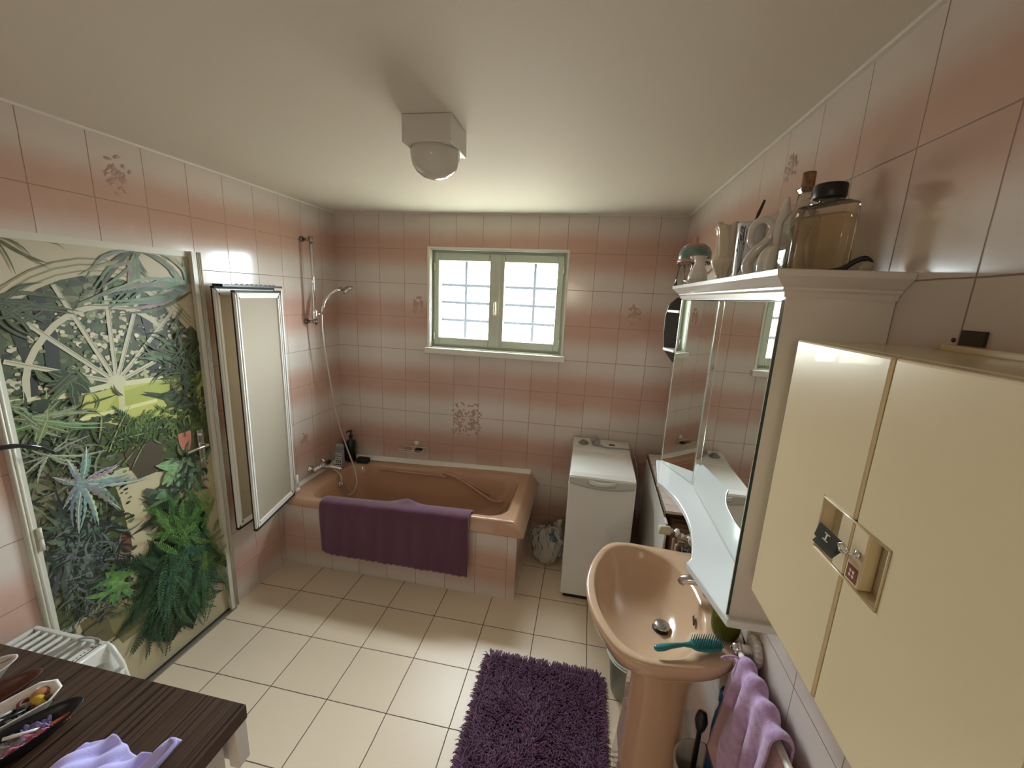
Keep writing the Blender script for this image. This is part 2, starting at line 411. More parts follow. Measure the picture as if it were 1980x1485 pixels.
# ------------------------------------------------------------------ window
win = thing('window_1', (-.312, 0, WZ0), 'white-glazed two-leaf window with pale green frame in back wall', 'window'); struct(win)
FY = .055
mb = MB()   # reveal lining
mb.box(WX0, WX0+.012, 0, .29, WZ0, WZ1).box(WX1-.012, WX1, 0, .29, WZ0, WZ1).box(WX0+.012, WX1-.012, 0, .29, WZ1-.012, WZ1).box(WX0+.012, WX1-.012, 0, .29, WZ0, WZ0+.010)
# thin white bead around the opening
mb.box(WX0-.010, WX0+.006, -.006, .006, WZ0, WZ1+.008, 1).box(WX1-.006, WX1+.006, -.005, .006, WZ0, WZ1+.006, 1).box(WX0, WX1, -.005, .006, WZ1-.006, WZ1+.007, 1)
mb.build('window_reveal', [M_winf, M_white], win)
mb = MB().box(WX0-.025, WX1+.022, -.032, .012, WZ0-.038, WZ0+.004)
mb.build('window_sill', M_white, win, bevel=.004)
mb = MB().box(WX0+.012, WX0+.038, FY, FY+.05, WZ0+.01, WZ1-.012).box(WX1-.038, WX1-.012, FY, FY+.05, WZ0+.01, WZ1-.012)
mb.box(WX0+.038, WX1-.038, FY, FY+.05, WZ1-.034, WZ1-.012).box(WX0+.038, WX1-.038, FY, FY+.05, WZ0+.01, WZ0+.032)
mb.build('window_frame', M_winf, win, bevel=.003)
def sash(xa, xb, ga, gb, name):
    za, zb, ya, yb = WZ0+.028, WZ1-.03, FY-.014, FY+.036
    g0, g1 = 1.560, 2.128
    mb = MB().box(xa, ga, ya, yb, za, zb).box(gb, xb, ya, yb, za, zb).box(ga, gb, ya, yb, za, g0).box(ga, gb, ya, yb, g1, zb)
    o = mb.build('sash', M_winf, win, bevel=.006, seg=3)
    MB().box(ga-.004, gb+.004, FY+.008, FY+.011, g0-.004, g1+.004).build('glass_pane', M_pane, o)
    return o
sash(WX0+.03, -.316, -.757, -.369, 'l'); sash(-.312, WX1-.03, -.257, .125, 'r')
MB().box(-.338, -.290, FY-.022, FY-.012, WZ0+.03, WZ1-.032).build('meeting_stile', M_winf, win, bevel=.003)
mb = MB().box(-.325, -.303, FY-.028, FY-.021, 1.735, 1.865).tube([(-.314, FY-.028, 1.84), (-.314, FY-.052, 1.84), (-.314, FY-.056, 1.79), (-.314, FY-.054, 1.75)], [.006, .0075, .0075, .006], 8)
mb.build('window_handle', mat('brass_white_handle', (.62, .58, .45), .3, .4), win, bevel=.002)
for x, dx in ((WX0+.030, 0), (WX1-.030, 0)):
    for z in (1.565, 2.085):
        MB().tube([(x, FY-.018, z-.026), (x, FY-.018, z+.026)], .0065, 8).box(x-.004, x+.004, FY-.018, FY, z-.02, z+.02).build('hinge', mat('pale_hinge', (.6, .6, .5), .35, .3), win)
# bars outside
gr = thing('security_grille', (-.31, .262, 1.476), 'thin grey iron bars outside behind the window panes', 'window grille')
mb = MB()
for x in (-.609, -.335, -.061): mb.tube([(x, .25, WZ0+.005), (x, .25, WZ1-.02)], .0118, 8)
mb.build('upright_bar', mat('grille_paint', (.012, .015, .020), .8, spec=.1), gr)
mb = MB()
for z in (1.682, 1.822, 1.958): mb.tube([(WX0+.004, .258, z), (WX1-.004, .258, z)], .0115, 8)
mb.build('cross_bar', MATS['grille_paint'], gr)

# ------------------------------------------------------------------ door with garden mural
door = thing('door_1', (XL, -1.56, 0), 'door covered with a conservatory garden photo mural in left wall', 'door'); struct(door)
PY0, PY1 = -1.938, -1.205
mb = MB()
fx = XL+.016
def arch_side(y0, y1):
    mb.box(XL-.1, fx-.004, y0, y1, 0, DZ)
arch_side(DY0, PY0-.002); arch_side(PY1+.002, DY1)
mb.box(XL-.1, XL+.0015, PY0-.002, PY1+.002, DZ-.0265, DZ)
for k in range(4):   # reeded moulding on both uprights
    y = DY1-.006-k*.0085; mb.tube([(fx-.004, y, .0), (fx-.004, y, DZ)], .0036, 6)
mb.box(XL, fx+.006, DY1-.060, DY1-.038, 0, DZ)
for k in range(2):
    y = DY0+.006+k*.012; mb.tube([(fx-.004, y, .0), (fx-.004, y, DZ)], .005, 6)
mb.build('door_frame', M_doorf, door)
MB().box(XL-.03, XL+.030, PY0-.03, PY1+.02, .0, .008, 0).box(XL+.001, XL+.006, PY0, PY1, .002, .016, 1).build('threshold', [mat('threshold_strip', (.33, .30, .26), .35, .8), M_blackm], door)
PX0 = XL-.004        # face of the door leaf
leaf = MB().box(PX0-.035, PX0-.0003, PY0, PY1, .012, DZ-.026).build('door_leaf', M_doorf, door)

MURAL = [
('outer',[(-1.918,1.782),(-1.87,1.827),(-1.816,1.866),(-1.742,1.902),(-1.664,1.923),(-1.581,1.929),(-1.498,1.91),(-1.424,1.867),(-1.352,1.803),(-1.283,1.739),(-1.235,1.678)]),
('inner',[(-1.888,1.447),(-1.88,1.522),(-1.863,1.581),(-1.839,1.626),(-1.809,1.667),(-1.771,1.709),(-1.73,1.739),(-1.688,1.761),(-1.634,1.774),(-1.581,1.776),(-1.527,1.77),(-1.476,1.751),(-1.424,1.716),(-1.395,1.687)]),
('hub',[(-1.599,1.457)]),
('spoke0',[(-1.599,1.457),(-1.889,1.762)]),
('spoke1',[(-1.599,1.457),(-1.753,1.856)]),
('spoke2',[(-1.599,1.457),(-1.586,1.895)]),
('spoke3',[(-1.599,1.457),(-1.445,1.866)]),
('spoke4',[(-1.599,1.457),(-1.311,1.758)]),
('spoke5',[(-1.599,1.457),(-1.411,1.53)]),
('spoke6',[(-1.599,1.457),(-1.927,1.594)]),
('rail1',[(-1.965,1.449),(-1.755,1.439),(-1.637,1.449),(-1.406,1.439)]),
('rail2',[(-1.786,1.335),(-1.644,1.336),(-1.447,1.341)]),
('mull',[(-1.586,1.466),(-1.589,1.397),(-1.598,1.301)]),
('lawn',[(-1.717,1.426),(-1.583,1.438),(-1.22,1.427),(-1.229,1.246),(-1.227,1.029),(-1.628,1.12),(-1.779,1.282)]),
('path',[(-1.68,1.087),(-1.492,1.055),(-1.484,0.901),(-1.57,0.882),(-1.588,0.749),(-1.519,0.635),(-1.566,0.627),(-1.661,0.526),(-1.707,0.561),(-1.647,0.773),(-1.655,0.927)]),
('silver',[(-1.783,1.078),(-1.855,1.005),(-1.822,0.879),(-1.753,0.874),(-1.666,0.903),(-1.7,1.007),(-1.555,0.993),(-1.597,1.042),(-1.645,1.1),(-1.747,1.221),(-1.815,1.196),(-1.867,1.143),(-1.828,1.058)]),
('silver2',[(-1.865,1.23),(-1.729,1.264),(-1.675,1.181),(-1.8,1.27),(-1.94,1.227),(-1.937,1.188),(-1.911,1.138),(-1.797,1.158),(-1.779,1.171),(-1.908,1.266)]),
('star3',[(-1.88,1.364),(-1.763,1.388),(-1.684,1.367),(-1.67,1.279),(-1.792,1.298),(-1.894,1.293),(-1.943,1.352),(-1.943,1.396),(-1.907,1.422),(-1.803,1.427)]),
('dark1',[(-1.848,0.922),(-1.935,0.978),(-1.94,0.901),(-1.918,0.808),(-1.876,0.734),(-1.818,0.738),(-1.757,0.736),(-1.654,0.759),(-1.677,0.844),(-1.749,0.92),(-1.919,1.014),(-1.899,1.029)]),
('dark2',[(-1.867,0.827),(-1.94,0.813),(-1.941,0.746),(-1.927,0.671),(-1.912,0.553),(-1.875,0.521),(-1.834,0.526),(-1.798,0.567),(-1.751,0.571),(-1.683,0.637),(-1.719,0.734),(-1.772,0.798),(-1.917,0.838)]),
('green3',[(-1.732,0.588),(-1.789,0.631),(-1.777,0.55),(-1.761,0.496),(-1.709,0.457),(-1.66,0.489),(-1.633,0.524),(-1.665,0.586),(-1.705,0.631),(-1.762,0.657)]),
('rightpalm',[(-1.341,1.532),(-1.408,1.632),(-1.223,1.616),(-1.228,1.573),(-1.231,1.498),(-1.49,1.574),(-1.479,1.545),(-1.386,1.456),(-1.274,1.424),(-1.32,1.457),(-1.235,1.417)]),
('rp2',[(-1.339,1.314),(-1.516,1.386),(-1.476,1.371),(-1.451,1.271),(-1.372,1.248),(-1.275,1.208),(-1.24,1.211),(-1.235,1.302),(-1.28,1.376),(-1.375,1.408)]),
('toppalm',[(-1.237,1.862),(-1.689,1.78),(-1.655,1.798),(-1.602,1.817),(-1.582,1.773),(-1.531,1.778),(-1.482,1.819),(-1.435,1.867),(-1.394,1.819),(-1.464,2.013),(-1.384,2.012),(-1.33,2.007),(-1.279,2.001)]),
('toppalm2',[(-1.455,2.009),(-1.652,1.873),(-1.633,1.836),(-1.609,1.798),(-1.581,1.778),(-1.544,1.783),(-1.504,1.798),(-1.457,1.85),(-1.578,1.924),(-1.4,1.895),(-1.438,1.84)]),
('leftpalm',[(-1.888,2.011),(-1.85,1.881),(-1.797,1.946),(-1.748,1.908),(-1.691,1.979),(-1.749,1.93)]),
('darkpalmL',[(-1.907,1.762),(-1.695,1.745),(-1.77,1.789),(-1.827,1.773),(-1.83,1.669),(-1.779,1.728),(-1.863,1.79)]),
('fern',[(-1.523,0.43),(-1.585,0.7),(-1.624,0.649),(-1.683,0.637),(-1.739,0.655),(-1.688,0.479),(-1.702,0.413),(-1.735,0.359),(-1.773,0.328),(-1.718,0.202),(-1.654,0.127),(-1.596,0.081),(-1.551,0.1),(-1.495,0.111),(-1.417,0.131),(-1.33,0.13),(-1.287,0.156),(-1.24,0.208),(-1.252,0.332),(-1.286,0.486),(-1.361,0.571),(-1.436,0.606)]),
('rubber',[(-1.762,1.499),(-1.789,1.542),(-1.813,1.504),(-1.821,1.542),(-1.714,1.45),(-1.7,1.432),(-1.734,1.424),(-1.752,1.434),(-1.75,1.53),(-1.797,1.463),(-1.73,1.507)]),
('rubber2',[(-1.86,1.423),(-1.888,1.417),(-1.871,1.444),(-1.833,1.44),(-1.841,1.413),(-1.858,1.394)]),
('fatsia',[(-1.388,0.986),(-1.472,1.028),(-1.469,0.97),(-1.43,0.901),(-1.378,0.916),(-1.299,1.017),(-1.294,0.947),(-1.317,0.875),(-1.35,0.823),(-1.426,0.834),(-1.471,0.908)]),
('hang',[(-1.444,0.796),(-1.596,0.772),(-1.568,0.737),(-1.545,0.704),(-1.515,0.666),(-1.441,0.721),(-1.404,0.659),(-1.376,0.621),(-1.333,0.688),(-1.585,0.89),(-1.536,0.852)]),
('bush',[(-1.551,1.213),(-1.633,1.322),(-1.6,1.318),(-1.512,1.305),(-1.452,1.265),(-1.672,1.269),(-1.672,1.204),(-1.623,1.153),(-1.572,1.169),(-1.486,1.221),(-1.439,1.231)]),
('viburn',[(-1.505,0.867),(-1.533,0.913),(-1.458,0.869),(-1.475,0.832),(-1.532,0.837),(-1.433,0.876)]),
('blades',[(-1.685,1.144),(-1.55,1.366),(-1.649,1.207),(-1.489,1.199),(-1.597,1.062),(-1.495,1.195),(-1.564,1.154),(-1.637,1.091),(-1.676,1.334),(-1.706,1.217)]),
('pots',[(-1.681,0.709),(-1.341,1.099),(-1.532,1.083),(-1.279,0.73),(-1.944,0.801)]),
('potd',[(-1.825,0.487),(-1.543,0.362)]),
]
MU = {k: v for k, v in MURAL}
class Mural:
    def __init__(s): s.v = []; s.f = []; s.c = []; s.n = 0
    def shape(s, pts, col, j=.12):
        k = len(pts); b = len(s.v); x = PX0 + .0001 + s.n*2.5e-6; s.n += 1
        g = 1+random.uniform(-j, j); c = tuple(max(0, q*g*(1+random.uniform(-j*.3, j*.3))) for q in col)
        s.v += [(x, min(max(p[0], PY0), PY1), min(max(p[1], .014), DZ-.028)) for p in pts]; s.f.append(tuple(range(b, b+k))); s.c += [c]*k
    def leaf(s, a, b, w_, col, bend=0.0, teeth=0, rib=None, j=.15):
        dx, dz = b[0]-a[0], b[1]-a[1]; L = math.hypot(dx, dz) or 1e-6; nx, nz = -dz/L, dx/L; n = max(6, teeth); L_, R_ = [], []
        for i in range(n+1):
            t = i/n; o = bend*L*math.sin(PI*t); ww = w_*(math.sin(PI*min(1, t*.93+.07))**.8)*(1-t*.35)
            if teeth: ww *= (1.25 if i % 2 else .62)
            x, z = a[0]+dx*t+nx*o, a[1]+dz*t+nz*o
            L_.append((x+nx*ww, z+nz*ww)); R_.append((x-nx*ww, z-nz*ww))
        for i in range(n):   # strips keep jagged outlines convex per face
            b0 = len(s.v); x = PX0+.0001+s.n*2.5e-6
            c = col
            g0 = 1+(hsh(s.n, 3)-.5)*2*j
            for q in (L_[i], L_[i+1], R_[i+1], R_[i]):
                s.v.append((x, min(max(q[0], PY0), PY1), min(max(q[1], .014), DZ-.028)))
            s.f.append((b0, b0+1, b0+2, b0+3)); g = g0*(1.12 if i % 2 else .94); s.c += [tuple(cc*g for cc in c)]*2 + [tuple(cc*g*.78 for cc in c)]*2
        s.n += 1
        if rib:
            s.band([a, (a[0]+dx*.5+nx*bend*L, a[1]+dz*.5+nz*bend*L), b], w_*.10, rib, 0)
    def band(s, pts, w_, col, j=.05):
        n = len(pts); x = PX0+.0001+s.n*2.5e-6; s.n += 1; E = []
        for i in range(n):
            a = pts[max(0, i-1)]; b = pts[min(n-1, i+1)]; d = math.hypot(b[0]-a[0], b[1]-a[1]) or 1; nx, nz = -(b[1]-a[1])/d, (b[0]-a[0])/d
            E.append(((pts[i][0]+nx*w_, pts[i][1]+nz*w_), (pts[i][0]-nx*w_, pts[i][1]-nz*w_)))
        for i in range(n-1):
            b0 = len(s.v)
            for q in (E[i][0], E[i+1][0], E[i+1][1], E[i][1]): s.v.append((x, min(max(q[0], PY0), PY1), min(max(q[1], .014), DZ-.028)))
            s.f.append((b0, b0+1, b0+2, b0+3)); s.c += [col]*4
    def frond(s, a, b, w_, col, bend=.0, n=22):
        dx, dz = b[0]-a[0], b[1]-a[1]; L = math.hypot(dx, dz) or 1e-6; nx, nz = -dz/L, dx/L
        sp = lambda t: (a[0]+dx*t+nx*bend*L*math.sin(PI*t), a[1]+dz*t+nz*bend*L*math.sin(PI*t))
        s.band([sp(i/6) for i in range(7)], .0016, tuple(c*.6 for c in col))
        for i in range(n):
            t = (i+.5)/n; p = sp(t); q = sp(min(1, t+.02)); tx, tz = q[0]-p[0], q[1]-p[1]; tl = math.hypot(tx, tz) or 1e-6; tx /= tl; tz /= tl
            l = w_*math.sin(PI*(.12+.85*t))*(1-.25*t)
            for sg in (1, -1):
                e = (p[0]+(-tz*sg*.86+tx*.5)*l, p[1]+(tx*sg*.86+tz*.5)*l)
                m_ = ((p[0]+e[0])/2, (p[1]+e[1])/2); h = L/n*.36
                s.shape([p, (m_[0]+tx*h, m_[1]+tz*h), e, (m_[0]-tx*h, m_[1]-tz*h)], col, .28)
    def blob(s, c, r, col, asp=1.0, j=.2, n=9):
        a0 = random.random()*6
        s.shape([(c[0]+math.cos(a0+2*PI*k/n)*r*random.uniform(.6, 1.1), c[1]+math.sin(a0+2*PI*k/n)*r*asp*random.uniform(.6, 1.1)) for k in range(n)], col, j)
mu = Mural(); rnd = random.Random(11); random.seed(11)
def L_(r, g, b, k=1.55):     # display colour in the picture -> pigment
    m_ = (r+g+b)/3.; r, g, b = (q*.86+m_*.14 for q in (r, g, b)); f = lambda x: (x/255.)**2.2*k
    return (min(.8, f(r)), min(.8, f(g)), min(.8, f(b)))
def tuft(c, sp, n, ln, w_, cols, ang=(0, 6.3), bend=.25, teeth=0):
    for _ in range(n):
        b0 = (rnd.gauss(c[0], sp[0]), rnd.gauss(c[1], sp[1])); a = rnd.uniform(*ang); l = ln*rnd.uniform(.5, 1.2)
        mu.leaf(b0, (b0[0]+l*math.cos(a), b0[1]+l*math.sin(a)), w_*rnd.uniform(.6, 1.2), rnd.choice(cols), rnd.uniform(-bend, bend), teeth)
cream = L_(156, 146, 120)
mu.shape([(PY0, .014), (PY1, .014), (PY1, DZ), (PY0, DZ)], cream, 0)
# foliage seen through the fanlight
o_ = MU['outer']; mu.shape([(PY0, 1.30)] + [(PY0, 1.76)] + o_ + [(PY1, 1.64), (PY1, 1.30)], L_(58, 66, 40), 0)
for k in range(520):
    y = rnd.uniform(PY0, PY1); z = rnd.uniform(1.36, 1.90)
    c = rnd.choice([L_(76, 88, 50), L_(48, 58, 34), L_(98, 106, 68), L_(36, 42, 30), L_(68, 80, 44)])
    if (y+1.585)**2/.36**2 + max(0, z-1.45)**2/.46**2 < 1.0: mu.blob((y, z), rnd.uniform(.006, .030), c, rnd.uniform(.5, 1))
for k in range(420):
    y = rnd.gauss(rnd.choice([-1.86, -1.66, -1.55, -1.38, -1.30]), .05); z = rnd.gauss(rnd.choice([1.50, 1.60, 1.68, 1.76]), .04)
    if (y+1.585)**2/.35**2 + max(0, z-1.45)**2/.45**2 < 1.0: mu.blob((y, z), rnd.uniform(.004, .014), rnd.choice([L_(164, 152, 126), L_(150, 140, 112), L_(132, 130, 100)]), rnd.uniform(.5, 1.1))
for y, z0, z1, w_ in ((-1.80, 1.50, 1.84, .022), (-1.44, 1.47, 1.78, .02), (-1.87, 1.46, 1.7, .016)):
    mu.band([(y, z0), (y+.01, (z0+z1)/2), (y-.01, z1)], w_, L_(36, 38, 28))
for k in range(240):
    y = rnd.uniform(PY0, PY1); z = rnd.uniform(1.42, 1.84)
    if (y+1.585)**2/.34**2 + max(0, z-1.45)**2/.44**2 < 1.0: mu.blob((y, z), rnd.uniform(.004, .015), rnd.choice([L_(70, 82, 46), L_(48, 56, 34), L_(96, 106, 66)]), .7)
mu.shape(MU['lawn'], L_(150, 152, 70), 0)
mu.shape([(-1.60, 1.41), (-1.30, 1.45), (PY1, 1.44), (PY1, 1.36), (-1.5, 1.34), (-1.66, 1.34)], L_(134, 140, 58), 0)
ar = L_(150, 142, 112); dk = L_(112, 104, 80)
mu.band(o_, .030, ar); mu.band([(y, z+.012) for y, z in o_], .0035, dk); mu.band([(y, z-.012) for y, z in o_], .003, dk); mu.band([(y, z+.034) for y, z in o_], .003, dk)
mu.band(MU['inner'], .0105, L_(152, 146, 118))
h = MU['hub'][0]
for k in range(7):
    e = MU['spoke%d' % k][1]; mu.band([h, e], .0085, L_(150, 146, 120)); mu.band([(h[0]+.004, h[1]), (e[0]+.006, e[1])], .0015, dk)
mu.band(MU['rail1'], .011, L_(164, 160, 120)); mu.band(MU['rail2'], .008, L_(172, 172, 112)); mu.band(MU['mull'], .012, L_(158, 156, 110))
mu.shape([(h[0]+.036*math.cos(2*PI*k/14), h[1]+.03*math.sin(2*PI*k/14)) for k in range(14)], L_(158, 154, 122), 0)
# lower half
mu.shape([(PY0, 1.36), (-1.7, 1.32), (-1.5, 1.20), (-1.3, 1.22), (PY1, 1.26), (PY1, .98), (-1.55, 1.0), (-1.64, .93), (-1.66, .62), (-1.8, .50), (PY0, .52)], L_(62, 70, 40), 0)
mu.shape([(PY0, 1.22), (-1.80, 1.15), (-1.74, .9), (-1.78, .62), (PY0, .62)], L_(96, 92, 66), 0)
mu.shape(MU['path'], L_(160, 150, 116), 0)
mu.shape([(-1.72, .62), (-1.52, .70), (-1.42, .95), (PY1, 1.0), (PY1, .014), (PY0, .014), (PY0, .45)], L_(152, 142, 112), 0)
for k in range(500):
    y = rnd.uniform(PY0, -1.62); z = rnd.uniform(.42, 1.33); mu.blob((y, z), rnd.uniform(.006, .02), rnd.choice([L_(52, 60, 36), L_(70, 80, 48), L_(40, 46, 34), L_(92, 98, 70)]), .6)
for k in range(320):
    y = rnd.uniform(-1.62, PY1); z = rnd.uniform(1.07, 1.27)+(y+1.4)*.1; mu.blob((y, z), rnd.uniform(.006, .018), rnd.choice([L_(58, 76, 34), L_(46, 56, 34), L_(72, 92, 42)]), .6)
P = MU['pots']
def pot(c, r, hh, col):
    mu.shape([(c[0]-r, c[1]+hh), (c[0]+r, c[1]+hh), (c[0]+r*.9, c[1]), (c[0]+r*.5, c[1]-hh), (c[0]-r*.5, c[1]-hh), (c[0]-r*.9, c[1])], col, 0)
pot(P[0], .04, .07, L_(92, 60, 46)); pot(P[1], .035, .05, L_(168, 104, 84)); pot(P[2], .085, .08, L_(66, 58, 44)); pot((P[3][0], P[3][1]), .05, .08, L_(150, 128, 92))
pot((-1.80, .42), .07, .08, L_(86, 78, 52)); pot((-1.50, .52), .09, .10, L_(52, 44, 32)); pot((-1.70, .37), .08, .09, L_(104, 98, 62))
def star(n, col, w_, teeth=0, bend=.1, frond=False, rib=None, copies=1, spread=.03, fn=20):
    p = MU[n]; c = p[0]
    for q in range(copies):
        for e in p[1:]:
            e2 = (e[0]+rnd.gauss(0, spread)*(q > 0), e[1]+rnd.gauss(0, spread)*(q > 0)); c2 = (c[0]+rnd.gauss(0, spread)*(q > 0), c[1]+rnd.gauss(0, spread)*(q > 0))
            cc = tuple(x*rnd.uniform(.72, 1.25) for x in (col if not isinstance(col, list) else rnd.choice(col)))
            b = rnd.uniform(-bend, bend)
            if frond: mu.frond(c2, e2, w_, cc, b, fn)
            else: mu.leaf(c2, e2, w_*rnd.uniform(.8, 1.2), cc, b, teeth, rib)
star('leftpalm', L_(70, 74, 40), .004, 0, .2)
star('darkpalmL', [L_(50, 58, 36), L_(64, 74, 46)], .008, 0, .16, rib=L_(82, 90, 60), copies=3)
star('toppalm2', [L_(92, 104, 78), L_(62, 76, 52), L_(108, 116, 90)], .008, 0, .18, copies=2, spread=.02)
star('toppalm', [L_(96, 108, 82), L_(66, 80, 56), L_(112, 120, 96)], .009, 0, .18, copies=2, spread=.02)
star('rp2', [L_(40, 54, 32), L_(58, 74, 42)], .011, 0, .15, copies=2)
star('rightpalm', [L_(52, 68, 40), L_(76, 92, 58)], .009, 0, .18, copies=3)
star('bush', [L_(60, 84, 38), L_(44, 60, 34), L_(84, 106, 50)], .022, frond=True, copies=3, spread=.035, fn=12)
bl = MU['blades']
for k in range(0, len(bl)-1, 2): mu.leaf(bl[k], bl[k+1], .004, L_(112, 122, 78), .03)
tuft((-1.86, 1.36), (.05, .05), 50, .09, .006, [L_(58, 68, 42), L_(84, 94, 62), L_(44, 52, 32)])
tuft((-1.78, 1.24), (.08, .08), 70, .10, .006, [L_(58, 66, 42), L_(92, 98, 70), L_(38, 46, 30)])
tuft((-1.84, 1.02), (.06, .12), 80, .12, .005, [L_(66, 72, 48), L_(98, 102, 76), L_(40, 46, 34)])
tuft((-1.45, 1.20), (.10, .035), 110, .05, .005, [L_(64, 84, 40), L_(46, 58, 34), L_(88, 108, 56)], (.3, 2.8))
star('star3', [L_(100, 112, 72), L_(78, 92, 56)], .012, 9, .06, rib=L_(130, 138, 100), copies=2)
star('rubber', [L_(40, 50, 28), L_(60, 74, 40)], .020, 0, .05, copies=1, rib=L_(84, 96, 58)); star('rubber', [L_(44, 56, 30), L_(62, 76, 42), L_(36, 46, 26)], .015, 0, .1, copies=2, spread=.03, rib=L_(80, 92, 56))
star('rubber2', L_(38, 48, 28), .022)
star('dark1', [L_(48, 56, 48), L_(72, 80, 70), L_(36, 42, 34)], .010, 0, .12, copies=3, spread=.03)
star('dark2', [L_(42, 52, 48), L_(60, 74, 68), L_(34, 42, 32), L_(84, 98, 90)], .011, 9, .15, copies=3, spread=.03)
tuft((-1.80, .78), (.06, .10), 130, .11, .005, [L_(42, 50, 44), L_(66, 78, 72), L_(30, 36, 30), L_(86, 98, 92)])
tuft((-1.76, .58), (.06, .07), 110, .09, .005, [L_(34, 42, 36), L_(58, 70, 60), L_(76, 88, 76)])
star('silver2', [L_(118, 124, 100), L_(96, 104, 80)], .008, 13, .08, rib=L_(150, 152, 130), copies=1)
star('silver', [L_(124, 134, 122), L_(104, 114, 104), L_(140, 148, 134)], .012, 15, .06, rib=L_(160, 164, 148))
star('silver', [L_(110, 120, 110)], .007, 13, .1, copies=2, spread=.02)
star('fatsia', [L_(88, 112, 84), L_(62, 92, 60), L_(104, 130, 94)], .028, 0, .08, rib=L_(120, 140, 104), copies=2, spread=.03)
star('viburn', [L_(74, 92, 68), L_(50, 64, 46), L_(96, 112, 88)], .028, 0, .1, copies=3, spread=.03)
star('hang', [L_(52, 70, 44), L_(76, 98, 62), L_(36, 46, 34)], .013, 0, .1, copies=3, spread=.03)
tuft((-1.34, .93), (.05, .07), 80, .08, .010, [L_(56, 74, 52), L_(84, 106, 78), L_(38, 50, 36)])
tuft((-1.30, 1.42), (.04, .10), 70, .11, .006, [L_(44, 56, 34), L_(64, 78, 48)], (.2, 3.6))
mu.blob((-1.44, .30), .17, L_(28, 38, 26), 1.35, 0, 18); mu.blob((-1.56, .24), .12, L_(30, 40, 28), 1.3, 0, 16)
mu.blob((-1.53, .50), .16, L_(30, 40, 24), 1.3, 0, 16); mu.blob((-1.42, .42), .13, L_(30, 40, 26), 1.5, 0, 14); mu.blob((-1.36, .62), .10, L_(34, 50, 26), 1.2, 0, 14)
star('green3', [L_(70, 106, 52), L_(92, 124, 72)], .011, 0, .12, copies=3)
star('fern', [L_(36, 62, 38), L_(48, 80, 46), L_(30, 50, 32)], .034, bend=.14, frond=True, copies=3, spread=.03, fn=26)
for k in range(70):
    a = (rnd.uniform(-1.50, -1.30), rnd.uniform(.42, .62)); q_ = rnd.uniform(3.5, 5.6); l = rnd.uniform(.22, .42)
    mu.frond(a, (a[0]+l*math.cos(q_)*.55, max(.06, a[1]+l*math.sin(q_))), .030, rnd.choice([L_(48, 78, 50), L_(66, 102, 66), L_(32, 52, 36), L_(52, 88, 70)]), rnd.uniform(-.15, .15), 24)
for k in range(60):
    a = (rnd.uniform(-1.50, -1.26), rnd.uniform(.55, .80)); e = (a[0]+rnd.uniform(-.12, .1), a[1]+rnd.uniform(-.06, .16))
    mu.frond(a, e, .024, rnd.choice([L_(62, 100, 44), L_(84, 122, 56), L_(46, 76, 38)]), rnd.uniform(-.1, .1), 14)
for k in range(14):
    a = (rnd.uniform(-1.36, -1.24), rnd.uniform(.36, .52)); e = (a[0]+rnd.uniform(-.10, .09), a[1]+rnd.uniform(-.05, .1))
    mu.frond(a, e, .022, rnd.choice([L_(96, 118, 52), L_(74, 96, 44)]), .05, 12)
me = bpy.data.meshes.new('garden_mural'); me.from_pydata([(v[0]-XL, v[1]+1.56, v[2]) for v in mu.v], [], mu.f)
ca = me.color_attributes.new('pigment', 'FLOAT_COLOR', 'POINT')
ca.data.foreach_set('color', np.array([(c[0], c[1], c[2], 1.0) for c in mu.c], dtype=np.float32).ravel())
mm = bpy.data.materials.new('printed_mural'); mm.use_nodes = True; b_ = mm.node_tree.nodes['Principled BSDF']; at_ = mm.node_tree.nodes.new('ShaderNodeAttribute'); at_.attribute_name = 'pigment'
mm.node_tree.links.new(at_.outputs['Color'], b_.inputs['Base Color']); b_.inputs['Roughness'].default_value = .5
me.materials.append(mm); mo = bpy.data.objects.new('garden_mural', me); COL.objects.link(mo); mo.parent = leaf; mo['_o'] = door['_o']
# handle on its narrow plate, hinges
hy, hz = -1.262, 1.058
hm = MB().box(PX0+.0055, PX0+.010, hy-.017, hy+.017, hz-.13, hz+.08)
hm.tube([(PX0+.009, hy, hz), (PX0+.045, hy, hz)], .009, 10).tube([(PX0+.045, hy+.004, hz), (PX0+.047, hy-.05, hz-.002), (PX0+.045, hy-.11, hz-.004)], [.009, .0085, .0075], 10)
hm.lathe([(.001, .004), (.010, .004), (.010, 0), (.001, 0)], (PX0+.010, hy, hz-.085), 10, 0, 'x').box(PX0+.010, PX0+.022, hy-.004, hy+.004, hz+.048, hz+.062)
hm.build('door_handle', M_chrome, door, bevel=.0015)
for z in (.93, .25, 1.75):
    MB().tube([(XL+.020, PY0-.004, z-.045), (XL+.020, PY0-.004, z-.002)], .0075, 10).tube([(XL+.020, PY0-.004, z+.002), (XL+.020, PY0-.004, z+.045)], .0075, 10).box(XL+.0, XL+.018, PY0-.009, PY0+.001, z-.04, z+.04).build('hinge', M_doorf, door)

# ------------------------------------------------------------------ ceiling light
t = thing('ceiling_light', (-.195, -1.505, ZC), 'white square box ceiling lamp with an opal glass dome beneath', 'ceiling light')
MB().box(-.279, -.110, -1.590, -1.420, ZC-.083, ZC-.0005).build('lamp_housing', M_white, t, bevel=.003)
MB().lathe([(.0, 0), (.0845, 0), (.0845, -.012), (.083, -.030), (.076, -.052), (.062, -.071), (.042, -.084), (.02, -.090), (0.0001, -.092)], (-.195, -1.505, ZC-.083), 36).build('glass_dome', mat('opal_glass', (.66, .64, .56), .06, coat=.6), t)

